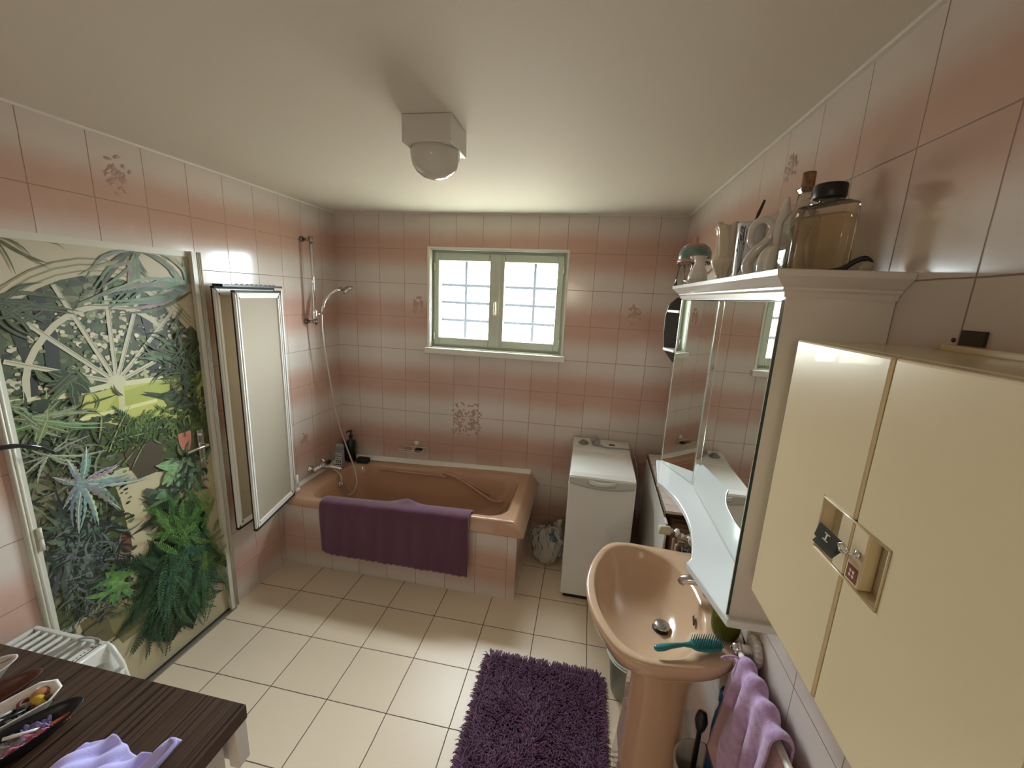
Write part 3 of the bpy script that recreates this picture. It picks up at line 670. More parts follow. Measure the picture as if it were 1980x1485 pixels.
# ------------------------------------------------------------------ bathtub
tub = thing('bathtub', (-.76, -.37, 0), 'salmon brown built-in bathtub behind a rose tiled apron under the window', 'bathtub')
zt = lambda x, y=0: .497+.052*sstep(-1.6, .05, x)
zz = lambda d: (lambda x, y: zt(x)+d)
NS, NC = 12, 8
R_ = lambda x0, x1, y0, y1, r, z: rrect(x0, x1, y0, y1, r, z, NS, NC)
bot = (-1.576, .090, -.768, -.006)
rings = [R_(bot[0]+.004, bot[1]-.02, bot[2]+.02, bot[3], .01, .462), R_(*bot, .012, .462), R_(*bot, .014, .470), R_(-1.576, .034, -.745, -.006, .014, zz(-.014)), R_(-1.576, .026, -.738, -.006, .014, zz(-.003)), R_(-1.574, .018, -.730, -.010, .014, zz(.0)),
         R_(-1.435, -.028, -.700, -.085, .13, zz(-.001)), R_(-1.428, -.036, -.692, -.092, .125, zz(-.006)), R_(-1.420, -.048, -.682, -.100, .12, zz(-.022)),
         R_(-1.405, -.085, -.668, -.112, .12, .42), R_(-1.385, -.17, -.655, -.130, .12, .30), R_(-1.365, -.30, -.640, -.150, .11, .19), R_(-1.32, -.40, -.61, -.18, .10, .125), R_(-1.22, -.50, -.55, -.23, .08, .105), R_(-1.0, -.8, -.42, -.36, .02, .100)]
mb = MB().loft(rings, 0, True, False, True)
# moulded arm-rest ridges on the far inner side
mb.tube([(-1.20, -.122, .475), (-.95, -.120, .48), (-.70, -.118, .485), (-.62, -.117, .486)], .008, 8)
mb.tube([(-.66, -.106, .508), (-.56, -.110, .492), (-.44, -.122, .44), (-.31, -.138, .375), (-.25, -.150, .35), (-.20, -.165, .352), (-.16, -.20, .38)], .012, 8)
mb.tube([(-.62, -.100, .512), (-.50, -.106, .485), (-.38, -.118, .43), (-.27, -.135, .385)], .007, 8)
mb.build('tub_shell', M_tubw, tub)
mb = MB().box(-1.579, .046, -.733, -.705, 0, .4605)
mb.build('apron_front', T_apron, tub, fix=False)
MB().box(.020, .046, -.705, -.003, 0, .4605).build('apron_side', T_aprons, tub, fix=False)
MB().box(-1.579, .045, -.7345, -.733, .440, .4605).build('apron_capping', M_caulk, tub)
mb = MB()
mb.prism([(0, 0), (.030, 0), (.012, .014), (0, .030)], -1.575, .02, 0, lambda p, x: (x, -.0015-p[0], zt(x)-.001+p[1]))
mb.prism([(0, 0), (.022, 0), (.009, .010), (0, .022)], -.62, -.03, 0, lambda p, y: (XL+.0015+p[0], y, zt(XL)-.001+p[1]))
mb.build('sealant_strip', M_caulk, tub)
MB().lathe([(.0, .012), (.020, .012), (.028, .008), (.030, 0), (.0, 0)], (-1.395, -.345, .425), 20, 0, 'x').lathe([(.0, .020), (.012, .020), (.012, .012), (0, .012)], (-1.395, -.345, .425), 12, 0, 'x').build('overflow_cap', M_chrome, tub)
MB().lathe([(.0, .006), (.026, .005), (.030, 0), (.0, 0)], (-1.17, -.39, .1075), 20).build('drain', M_chrome, tub)

# bath mixer
t = thing('bath_mixer', (-1.53, -.36, .53), 'chrome bath mixer tap on the left wall over the bathtub', 'tap')
mb = MB()
for y in (-.44, -.29): mb.lathe([(.0, 0), (.030, 0), (.028, .010), (.014, .016), (.014, .04), (0, .04)], (XL+.001, y, .565), 16, 0, 'x')
mb.tube([(-1.535, -.455, .565), (-1.535, -.275, .565)], .021, 14)
mb.tube([(-1.530, -.365, .560), (-1.46, -.36, .568), (-1.39, -.352, .560), (-1.375, -.350, .545)], [.017, .014, .012, .012], 12)
mb.build('mixer_body', M_chrome, t)
MB().tube([(-1.535, -.365, .585), (-1.533, -.365, .600), (-1.50, -.40, .612), (-1.455, -.445, .618)], [.014, .014, .009, .007], 10).build('mixer_lever', M_chrome, t)
MB().tube([(-1.535, -.30, .56), (-1.535, -.30, .535)], .010, 10).build('hose_outlet', M_chrome, t)

# shower rail and hand shower
t = thing('shower_rail', (-1.52, -.40, 1.64), 'vertical chrome riser rail on two wall brackets at the left wall', 'shower rail')
RXx = -1.517; ry = -.370
MB().tube([(RXx, ry, 2.225), (RXx, ry, 1.632)], .0115, 14).build('rail', M_chrome, t)
for z in (2.205, 1.655):
    MB().tube([(XL+.0, ry-.012, z), (XL+.012, ry-.012, z)], .019, 14).tube([(XL+.01, ry-.010, z), (RXx, ry, z)], .010, 10).lathe([(0, -.018), (.015, -.018), (.0155, .018), (0, .018)], (RXx, ry, z), 14).build('wall_bracket', mat('dark_chrome', (.35, .30, .27), .2, 1.0), t)
mb = MB().lathe([(0, -.030), (.017, -.030), (.0185, -.022), (.0185, .022), (.017, .030), (0, .030)], (RXx, ry, 1.705), 16).tube([(RXx, ry, 1.70), (RXx+.02, ry+.042, 1.712)], .010, 10)
mb.build('slider', M_chrome, t)
t = thing('hand_shower', (-1.49, -.32, 1.72), 'chrome hand shower with a long hose clipped to the wall rail', 'hand shower')
mb = MB().tube([(-1.494, -.322, 1.705), (-1.490, -.316, 1.76), (-1.482, -.300, 1.805), (-1.462, -.262, 1.852), (-1.440, -.222, 1.876), (-1.418, -.185, 1.888)], [.0145, .014, .013, .0125, .0135, .016], 12)
mb.build('shower_handle', M_chrome, t)
q = Matrix.Rotation(.35, 3, 'X') @ Matrix.Rotation(-.55, 3, 'Y')
MB().lathe([(0, .024), (.018, .023), (.034, .012), (.045, .002), (.047, -.008), (.040, -.014), (0, -.013)], (-1.395, -.150, 1.884), 22, 0, 'z', 1, 1, q).build('shower_head', M_chrome, t)
hp = crom([(-1.494, -.324, 1.705), (-1.492, -.33, 1.60), (-1.490, -.31, 1.42), (-1.483, -.285, 1.22), (-1.470, -.262, 1.02), (-1.452, -.240, .86), (-1.430, -.222, .74), (-1.395, -.215, .62), (-1.345, -.225, .50), (-1.315, -.255, .40), (-1.33, -.29, .335), (-1.365, -.32, .335), (-1.385, -.335, .42), (-1.41, -.325, .49), (-1.48, -.305, .525), (-1.535, -.30, .535)], 120, False)
MB().tube(hp, .0065, 8).build('hose', mat('steel_hose', (.55, .50, .45), .3, .9, bump=.5, bscale=400), t)

# ------------------------------------------------------------------ folding shower screen
t = thing('shower_screen', (-1.50, -.92, .49), 'folded white-framed shower screen with frosted panels against left wall', 'shower screen')
def panel(A, B, z0, z1, wd, dth):
    A = Vector(A); B = Vector(B); d = (B-A).normalized(); n = Vector((d.y, -d.x, 0)); L = (B-A).length
    if n.x < 0: n = -n
    mb = MB()
    for p in (A, B):
        s = 1 if p is A else -1
        c = p + d*s*wd/2
        mb.obox((c.x, c.y, (z0+z1)/2), tuple(d*wd/2), tuple(n*dth/2), (0, 0, (z1-z0)/2))
        c2 = c + n*dth*.62; mb.obox((c2.x, c2.y, (z0+z1)/2), tuple(d*wd*.16), tuple(n*dth*.12), (0, 0, (z1-z0)/2-.012))
    m = (A+B)/2
    for z in (z0+wd/2, z1-wd/2):
        mb.obox((m.x, m.y, z), tuple(d*(L/2-wd)), tuple(n*dth/2), (0, 0, wd/2))
    f = mb.build('panel_frame', M_aluw, t, bevel=.002)
    MB().obox((m.x, m.y, (z0+z1)/2), tuple(d*(L/2-wd*.8)), tuple(n*.0015), (0, 0, (z1-z0)/2-wd*.8)).build('frosted_panel', M_frost, f)
    # black mitre joints and rubber ends
    mb = MB()
    for z in (z0-.006, z1+.006): mb.obox((m.x, m.y, z), tuple(d*(L/2+.003)), tuple(n*dth*.55), (0, 0, .0055))
    mb.obox(tuple((A - d*.0012)-n*dth*.34+Vector((0, 0, (z0+z1)/2))), tuple(d*.0012), tuple(n*dth*.16), (0, 0, (z1-z0)/2))
    for p, s in ((A, 1), (B, -1)):
        for z, sz in ((z0, 1), (z1, -1)):
            c = p + d*s*wd/2 + n*(dth/2+.0006)
            ax = (d*s*wd*.55 + Vector((0, 0, sz*wd*.55)))
            mb.obox((c.x, c.y, z+sz*wd/2), tuple(ax), tuple(n*.0006), tuple((d*s*.0022 - Vector((0, 0, sz*.0022)))))
    mb.build('rubber_trim', M_blackm, f)
panel((-1.418, -1.135, 0), (-1.515, -.705, 0), .512, 1.846, .030, .020)
panel((-1.522, -1.150, 0), (-1.548, -.712, 0), .513, 1.862, .030, .020)
MB().box(XL+.0, -1.500, -.700, -.690, .52, 1.86).box(XL, XL+.022, -.715, -.668, .515, 1.865).build('wall_profile', M_aluw, t, bevel=.002)
MB().obox((-1.50, -.93, 1.880), (.024, -.235, 0), (.028, .003, 0), (0, 0, .006)).build('top_guide', M_black, t)
for k in range(9):
    f = k/8; MB().ball((-1.425-.070*f, -1.10+.34*f, 1.8885), .007, 8, 0, 1, 1.6, .4).build('guide_stud', mat('stud_grey', (.25, .25, .25), .3), t)
MB().tube([(-1.49, -.69, .56), (-1.49, -.69, .64)], .010, 10).lathe([(0, -.01), (.016, -.01), (.016, .01), (0, .01)], (-1.49, -.69, .535), 12).build('pivot', M_aluw, t)

# ------------------------------------------------------------------ purple mat over the tub edge
def drape(name, prof, x0, x1, th, m, loc, label, cat, wave=.004, nu=70, hemn=0.0):
    # prof: list of (y,z); sweeps along x
    cs = crom([(0, p[0], p[1]) for p in prof], 46, False)
    def fn(u, v):
        k = min(int(v*46), 45); f = v*46-k; p = cs[k]*(1-f)+cs[k+1]*f
        x = x0+(x1-x0)*u; e = wave*(math.sin(u*17+v*3)+.6*math.sin(u*41+2)+.4*math.sin(v*9+u*5))
        zo = hemn*math.sin(u*95)*sstep(.93, 1, v)
        return (x + .004*math.sin(v*14), p.y + e*.6*sstep(.25, .8, v), p.z + zo + e*.3*(1-sstep(.3, .5, v)))
    mb = MB().grid(fn, nu, 60)
    o = mb.build(name, m, None, solid=th, fix=True); tag(o, label, cat)
    return o
zr = .535
def dr_fn():
    prof = [(-.652, .455), (-.657, .500), (-.674, .538), (-.705, .555), (-.745, .556), (-.774, .540), (-.788, .49), (-.790, .40), (-.788, .28), (-.785, .155)]
    cs = crom([(0, a, b) for a, b in prof], 60, False)
    def fn(u, v):
        k = min(int(v*60), 59); f = v*60-k; p = cs[k]*(1-f)+cs[k+1]*f
        x = -1.258+1.006*u; dz = (zt(x)-.535)*1.0
        edge = sstep(0, .03, u)*sstep(0, .03, 1-u)
        w_ = .004*math.sin(u*15+v*4)+.003*math.sin(u*37+1)
        bulge = .034*math.exp(-((u-.55)/.08)**2)*sstep(.42, .14, v)
        hem = .0035*math.sin(u*150)*sstep(.95, 1, v)
        return (x, p.y - abs(w_)*sstep(.35, .7, v) + bulge*.5, p.z + dz*sstep(1, .25, v) + bulge + hem - .01*sstep(.06, 0, u)*sstep(.8, 1, v)*(-1))
    return fn
o = MB().grid(dr_fn(), 110, 60).build('bath_mat', M_purple, None, solid=.010)
tag(o, 'purple bath mat hanging over the front edge of the bathtub', 'bath mat')

# ------------------------------------------------------------------ bottles at the tub corner
def ribbon_marks(mb, y, x0, x1, z0, z1, mi, seed, fx=None):
    r = random.Random(seed); z = z1
    while z > z0:
        h_ = r.uniform(.006, .012); x = x0
        while x < x1:
            w_ = r.uniform(.004, .014); mb.box(x, min(x+w_, x1), y-.0006, y, z-h_, z, mi); x += w_+r.uniform(.003, .006)
        z -= h_+r.uniform(.005, .010)
t = thing('shampoo_bottle', (-1.475, -.215, .50), 'grey capped white-labelled shampoo bottle beside the bath mixer', 'bottle')
mb = MB().lathe([(0, .0), (.034, .0), (.036, .01), (.036, .13), (.033, .15), (.0, .15)], (-1.475, -.215, zt(-1.475)+.003), 20, 0, 'z', 1, .62)
mb.build('bottle_body', mat('grey_bottle', (.22, .22, .23), .3), t)
MB().lathe([(0, .0), (.032, .0), (.034, .03), (.030, .044), (0, .046)], (-1.475, -.215, zt(-1.475)+.153), 20, 0, 'z', 1, .62).build('cap', M_grey, t)
mb = MB().box(-1.503, -1.449, -.2400, -.2385, .518, .628, 0); ribbon_marks(mb, -.2400, -1.499, -1.453, .525, .622, 1, 3)
mb.build('bottle_label', [mat('white_label', (.66, .64, .60), .5), M_black], t)
t = thing('pump_bottle', (-1.462, -.070, .50), 'tall dark green pump bottle in the far bathtub corner', 'bottle')
MB().lathe([(0, 0), (.035, 0), (.0375, .006), (.0375, .160), (.032, .176), (.012, .190), (.012, .205), (0, .205)], (-1.466, -.075, zt(-1.47)+.002), 24).build('bottle_body', mat('dark_green_bottle', (.012, .02, .014), .15), t)
mb = MB().lathe([(0, 0), (.016, 0), (.016, .018), (.006, .022), (.006, .045), (.013, .046), (.013, .060), (0, .062)], (-1.466, -.075, zt(-1.47)+.208), 14).tube([(-1.466, -.075, .762), (-1.475, -.11, .762), (-1.478, -.122, .755)], [.008, .006, .004], 8)
mb.build('pump', M_black, t)
t = thing('slim_bottle', (-1.520, -.10, .50), 'slim dark bottle half hidden between shampoo and pump bottle', 'bottle')
MB().lathe([(0, 0), (.020, 0), (.021, .13), (.012, .145), (.012, .17), (0, .17)], (-1.530, -.075, zt(-1.5)+.002), 16).build('bottle_body', mat('dark_grey_bottle', (.05, .05, .055), .3), t)
sp = MB().box(-1.405, -1.305, -.115, -.055, zt(-1.35)+.003, zt(-1.35)+.042).build('soap_box', mat('black_sponge', (.016, .016, .022), .6, bump=.6, bscale=150), None, bevel=.008, seg=3)
tag(sp, 'small black rectangular soap box on the tub corner beside pump bottle', 'soap box')

# wire soap dish with suction cup
t = thing('soap_dish', (-.925, -.04, .655), 'white wire soap dish held by suction cup on the tiles above bathtub', 'soap dish')
zd = .668
mb = MB().tube([(-1.035, -.115, zd), (-.825, -.115, zd), (-.805, -.030, zd), (-1.010, -.030, zd)], .0026, 8, 0, True)
mb.tube([(-1.015, -.105, zd-.022), (-.845, -.105, zd-.022), (-.83, -.036, zd-.022), (-.995, -.036, zd-.022)], .002, 8, 0, True)
for a, b in (((-1.035, -.115), (-1.015, -.105)), ((-.825, -.115), (-.845, -.105)), ((-.805, -.03), (-.83, -.036)), ((-1.01, -.03), (-.995, -.036))):
    mb.tube([(a[0], a[1], zd), (b[0], b[1], zd-.022)], .002, 6)
for k in range(5):
    x = -.985+.033*k; mb.tube([(x-.012, -.105, zd-.022), (x, -.036, zd-.022)], .0016, 6)
mb.tube([(-.925, -.03, zd), (-.925, -.018, zd+.012)], .003, 6)
mb.build('wire_frame', M_enam, t)
MB().lathe([(0, -.001), (.024, -.001), (.023, -.006), (.012, -.014), (.006, -.022), (0, -.022)], (-.925, -.0015, zd+.018), 18, 0, 'y').build('suction_cup', mat('milky_rubber', (.66, .60, .55), .35), t)
o = MB().box(-1.0, -.945, -.09, -.05, zd-.0195, zd-.001).build('soap_bar', mat('brown_soap', (.35, .20, .12), .45), None, bevel=.007, seg=3); tag(o, 'brown bar of soap at the left end of the wire dish', 'soap')
o = MB().box(-.905, -.853, -.095, -.050, zd-.0195, zd+.004).build('nail_brush', mat('black_bristle', (.02, .018, .016), .6), None, bevel=.006, seg=2); tag(o, 'small black block at the right end of the wire soap dish', 'nail brush')

# ------------------------------------------------------------------ plastic bag
def bag_fn():
    rnd = random.Random(5)
    def fn(u, v):
        a = 2*PI*u; z = v
        r = .100*(math.sin(PI*min(.5, z*.95+.17))**.6)
        if z > .66: r *= 1-.34*sstep(.66, 1.0, z)
        wr = .011*math.sin(a*5+z*6)+.008*math.sin(a*11-z*9)+.006*math.sin(a*17+z*21)
        wr *= sstep(0, .3, z)*(.4+1.2*sstep(.45, .95, z))
        top = .035*math.sin(a*2+.6)+.028*math.sin(a*3+1)+.012*math.sin(a*9)
        R = max(.004, r+wr) if z > .01 else .05
        return (.205+R*1.06*math.cos(a), -.275+R*.95*math.sin(a), .003+.262*z+top*sstep(.7, 1, z))
    return fn
t = thing('plastic_bag', (.205, -.275, 0), 'crumpled white plastic bag on the floor between bathtub and washing machine', 'bag')
MB().grid(bag_fn(), 72, 34).build('bag_film', M_bag, t)
mb = MB().ball((.205, -.275, .105), .082, 16, 0, 1, 1, 1.15).ball((.17, -.31, .19), .036, 10, 1).ball((.24, -.30, .20), .034, 10, 2).ball((.20, -.24, .20), .04, 10, 0)
mb.build('bag_contents', [mat('pale_rubbish', (.62, .60, .54), .7), mat('dark_rubbish', (.03, .045, .055), .4), mat('blue_rubbish', (.10, .16, .22), .4)], t)
for x, s in ((.165, .9), (.25, 1.0)):
    MB().tube(crom([(x-.03, -.30, .235), (x-.03, -.315, .275*s+.01), (x, -.325, .292*s+.01), (x+.028, -.315, .272*s+.01), (x+.025, -.30, .235)], 20, False), .010, 8, 0, False, True, .003).build('bag_handle', M_bag, t)

# ------------------------------------------------------------------ washing machine
t = thing('washing_machine', (.53, -.33, 0), 'narrow white top-loading washing machine against the back wall', 'washing machine')
wx0, wx1, wy0, wy1 = .329, .729, -.634, -.020
prof = [(wy0+.003, .0), (wy0+.003, .795), (wy1, .80), (wy1, 0)]
mb = MB().box(wx0, wx1, wy0+.004, wy1, .028, .802)
mb.build('cabinet_body', M_enam, t, bevel=.010, seg=3)
MB().box(wx0+.02, wx1-.02, wy0+.02, wy1-.02, .0, .028).build('plinth', M_black, t)
lp = [(wy0-.004, .806), (wy0-.002, .823), (wy0+.014, .846), (wy0+.045, .858), (-.235, .866), (-.235, .804)]
mb = MB().prism(lp, wx0+.003, wx1-.003, 0, lambda p, x: (x, p[0], p[1]))
mb.build('lid', M_enam, t, bevel=.005, seg=3)
# grey lower lip with handle recess
lpp = [(wx0+.006+(.388)*k/14, .806+.0*k) for k in range(15)]
MB().grid(lambda u, v: (wx0+.004+.392*u, wy0-.0055-.002*math.sin(PI*u)-.006*(1-v)*math.sin(PI*u), .845-(.042+.020*math.sin(PI*u))*(1-v)), 24, 4).build('lid_front_lip', mat('lip_grey', (.50, .48, .43), .3), t, solid=.004)
MB().grid(lambda u, v: (.443+.165*u, wy0-.015-.018*math.sin(PI*u)**.5*math.sin(PI*min(1, v*1.02)), .8005+.033*v+.008*(1-math.sin(PI*u))), 20, 8).build('lid_handle', mat('handle_grey', (.58, .58, .56), .15, .3), t, solid=.003)
cp = [(-.233, .804), (-.233, .8665), (-.190, .874), (-.050, .892), (-.024, .888), (-.024, .804)]
pan = MB().prism(cp, wx0+.003, wx1-.003, 0, lambda p, x: (x, p[0], p[1])).build('control_panel', mat('panel_white', (.68, .66, .62), .3), t, bevel=.006, seg=3)
pz = lambda y: .874+(y+.19)*.1286
rt = Matrix.Rotation(.128, 3, 'X')
MB().lathe([(0, .022), (.019, .022), (.021, .004), (.030, .002), (.031, -.002), (0, -.002)], (.405, -.125, pz(-.125)), 24, 0, 'z', 1, 1, rt).build('programme_dial', mat('dial_grey', (.20, .20, .19), .3), pan)
MB().lathe([(.032, .001), (.032, .0024), (.039, .0024), (.039, .001)], (.405, -.125, pz(-.125)), 24, 0, 'z', 1, 1, rt).build('dial_scale', mat('scale_grey', (.42, .40, .37), .5), pan)
MB().obox((.605, -.115, pz(-.115)+.001), (.020, 0, 0), (0, .0085, .0011), (0, 0, .0015)).build('display', M_black, pan)
for k in range(5): MB().obox((.56+.026*k, -.158, pz(-.158)+.001), (.006, 0, 0), (0, .003, .0004), (0, 0, .001)).build('button', mat('button_grey', (.50, .49, .46), .4), pan)
mb = MB()
for k in range(4): mb.obox((.36+.012*k, -.178, pz(-.178)+.0006), (.004, 0, 0), (0, .0016, .0002), (0, 0, .0005), 1)
for k in range(6): mb.obox((.64+.011*k, -.060, pz(-.06)+.0004), (.004, 0, 0), (0, .0018, .0002), (0, 0, .0005), 1)
mb.build('printed_marks', [mat('print_grey', (.28, .27, .26), .5)]*2, pan)['kind'] = 'stuff'
cord = MB().tube(crom([(.500, -.150, .904), (.525, -.162, .892), (.56, -.175, .884), (.62, -.170, .884), (.69, -.165, .884), (.735, -.160, .872), (.77, -.20, .80), (.79, -.25, .68), (.80, -.30, .45)], 50, False), .0042, 8).build('power_cord', mat('grey_cable', (.30, .29, .27), .5), t)
pm = MB().obox((.494, -.135, .902), (.022, .008, 0), (-.006, .016, 0), (0, 0, .016)).tube([(.487, -.125, .915), (.480, -.112, .945)], .0028, 8).tube([(.502, -.118, .915), (.495, -.105, .945)], .0028, 8).tube([(.472, -.145, .905), (.460, -.12, .915)], [.014, .010], 8)
pm.build('plug', MATS['grey_cable'], cord, bevel=.003)

# ------------------------------------------------------------------ washbasin on pedestal
t = thing('washbasin', (.74, -1.56, 0), 'peach ceramic pedestal washbasin below the mirror cabinet', 'washbasin')
RZB = .832
outer = [(.952, -1.262), (.86, -1.252), (.74, -1.245), (.62, -1.240), (.545, -1.262), (.495, -1.335), (.458, -1.44), (.442, -1.555), (.456, -1.675), (.495, -1.775), (.548, -1.852), (.62, -1.880), (.74, -1.872), (.82, -1.853), (.885, -1.815), (.932, -1.760), (.953, -1.69), (.953, -1.56), (.953, -1.42)]
inner = [(.800, -1.345), (.745, -1.300), (.68, -1.272), (.605, -1.272), (.548, -1.305), (.508, -1.375), (.482, -1.46), (.474, -1.56), (.486, -1.655), (.515, -1.74), (.560, -1.810), (.625, -1.845), (.695, -1.842), (.760, -1.810), (.812, -1.74), (.842, -1.65), (.850, -1.555), (.838, -1.44)]
NB = 96
def ang_resample(P, c):
    """closed outline resampled by polar angle round c"""
    C = crom([(p[0], p[1], 0) for p in P], 720); A = sorted([(math.atan2(q.y-c[1], q.x-c[0]), math.hypot(q.x-c[0], q.y-c[1])) for q in C]); out_ = []
    j = 0
    for k in range(NB):
        a = -PI+2*PI*(k+.5)/NB
        best = min(A, key=lambda e: abs(e[0]-a)); out_.append((c[0]+best[1]*math.cos(a), c[1]+best[1]*math.sin(a)))
    return out_
cB = (.69, -1.56)
O_ = ang_resample(outer, cB); I_ = ang_resample(inner, cB)
def ring(P, z, s=1.0, c=cB, off=0.0):
    r = []
    for x, y in P:
        X = c[0]+(x-c[0])*s; Y = c[1]+(y-c[1])*s
        r.append((min(X, .9535), Y, z(x, y) if callable(z) else z))
    return r
def mixr(P, Q, f, z): return [(p[0]*(1-f)+q[0]*f, p[1]*(1-f)+q[1]*f, z) for p, q in zip(P, Q)]
cD = (.735, -1.55)
rings = [ring(O_, .655, .36, (.80, -1.56)), ring(O_, .69, .60, (.80, -1.56)), ring(O_, .735, .84, (.78, -1.56)), ring(O_, .775, .955), ring(O_, .805, .992), ring(O_, .822, 1.0), ring(O_, .830, .992), ring(O_, .833, .975)]
rings += [mixr(O_, I_, .55, .830), mixr(O_, I_, .86, .829), mixr(O_, I_, 1.0, .824), ring(I_, 0.815, 0.98, (0.691, -1.560)), ring(I_, 0.797, 0.95, (0.692, -1.560)), ring(I_, 0.776, 0.9, (0.694, -1.559)), ring(I_, 0.754, 0.83, (0.698, -1.558)), ring(I_, 0.735, 0.75, (0.701, -1.558)), ring(I_, 0.719, 0.66, (0.705, -1.557)), ring(I_, 0.706, 0.56, (0.710, -1.556)), ring(I_, 0.697, 0.46, (0.714, -1.555)), ring(I_, 0.69, 0.36, (0.719, -1.554)), ring(I_, 0.686, 0.27, (0.723, -1.553)), ring(I_, .684, .18, cD), ring(I_, .6835, .08, cD)]
MB().loft(rings, 0, True, True, True).build('basin', M_peach, t)
MB().loft([rrect(.745-a, .745+b, -1.56-c_, -1.56+c_, .055, z, 6, 6) for z, a, b, c_ in ((.664, .140, .14, .138), (.645, .132, .135, .130), (.60, .118, .12, .112), (.50, .108, .105, .10), (.30, .108, .10, .098), (.12, .118, .105, .105), (.0, .128, .115, .115))], 0, True, True, True).build('pedestal', M_peach2, t)
MB().lathe([(0, .016), (.020, .015), (.0295, .010), (.030, .006), (.022, .002), (.018, -.006), (0, -.006)], (.735, -1.552, .690), 26).build('drain_plug', mat('satin_chrome', (.55, .55, .56), .22, 1.0), t)
MB().lathe([(.0, -.002), (.034, -.002), (.034, .002), (.0, .002)], (.735, -1.552, .683), 22).build('drain_ring', M_black, t)
MB().obox((.8262, -1.602, .783), (.0022, -.001, .005), (.004, .020, 0), (-.001, 0, .0045)).build('overflow_slot', M_black, t, bevel=.0012)
# tap
t = thing('basin_tap', (.90, -1.50, .832), 'chrome mixer tap on the washbasin, mostly hidden under the cabinet shelf', 'tap')
MB().lathe([(0, 0), (.026, 0), (.026, .006), (.021, .012), (.020, .065), (0, .075)], (.897, -1.515, .8305), 18).tube([(.895, -1.515, .876), (.86, -1.513, .882), (.82, -1.508, .878), (.800, -1.506, .872), (.793, -1.505, .858)], [.020, .019, .018, .017, .014], 14).build('tap_body', MATS['satin_chrome'], t)
MB().lathe([(0, 0), (.020, 0), (.019, .022), (0, .026)], (.897, -1.515, .906), 16).tube([(.895, -1.515, .925), (.86, -1.51, .945), (.835, -1.507, .950)], [.009, .007, .006], 8).build('tap_lever', MATS['satin_chrome'], t)

# hair brush on the rim
t = thing('hair_brush', (.755, -1.80, .834), 'teal green plastic hair brush lying on the washbasin rim', 'hair brush')
M_teal = mat('teal_plastic', (.035, .19, .19), .3)
bq = Vector((.862, -1.770, 0))-Vector((.652, -1.826, 0)); bl_ = bq.length; bd = bq.normalized(); bn = Vector((-bd.y, bd.x, 0))
def bp_(s, w_, z): p = Vector((.652, -1.826, 0))+bd*s*bl_+bn*w_; return (p.x, p.y, z)
sec = [(0, .006, .844), (.03, .011, .843), (.12, .013, .845), (.25, .009, .850), (.42, .006, .853), (.52, .010, .852), (.58, .021, .850), (.70, .026, .849), (.85, .026, .847), (.95, .020, .846), (1.0, .008, .845)]
mb = MB().loft([[Vector(bp_(s, w_*math.cos(2*PI*k/16), z+.0075*math.sin(2*PI*k/16)*(1 if w_ > .007 else .8))) for k in range(16)] for s, w_, z in sec], 0, True, True, True)
mb.build('brush_body', M_teal, t)
mb = MB()
for i in range(12):
    for j in range(5):
        s = .58+.036*i; w_ = -.017+.0085*j
        a = Vector(bp_(s, w_, .853)); mb.tube([a, a+Vector((0, 0, .012))+bd*.001, a+Vector((0, 0, .0215))+bd*.002], [.0014, .0012, .0009], 5)
mb.build('bristles', M_teal, t)['kind'] = 'stuff'

# olive soap bottle
t = thing('soap_bottle', (.888, -1.705, .832), 'rounded olive green liquid soap bottle at the back of the washbasin', 'bottle')
MB().lathe([(0, 0), (.034, 0), (.040, .006), (.045, .030), (.046, .07), (.042, .105), (.028, .130), (.014, .142), (.013, .155), (0, .155)], (.892, -1.702, .8335), 26).build('bottle_body', M_green, t)
MB().lathe([(0, 0), (.032, 0), (.038, .006), (.0425, .030), (.0435, .062), (0, .062)], (.892, -1.702, .8345), 22).build('liquid_soap', mat('olive_liquid', (.20, .21, .02), .25), t)
MB().lathe([(0, .155), (.015, .155), (.015, .172), (.005, .174), (.005, .200), (.013, .202), (.013, .212), (0, .213)], (.892, -1.702, .8335), 14).build('pump', M_white, t)

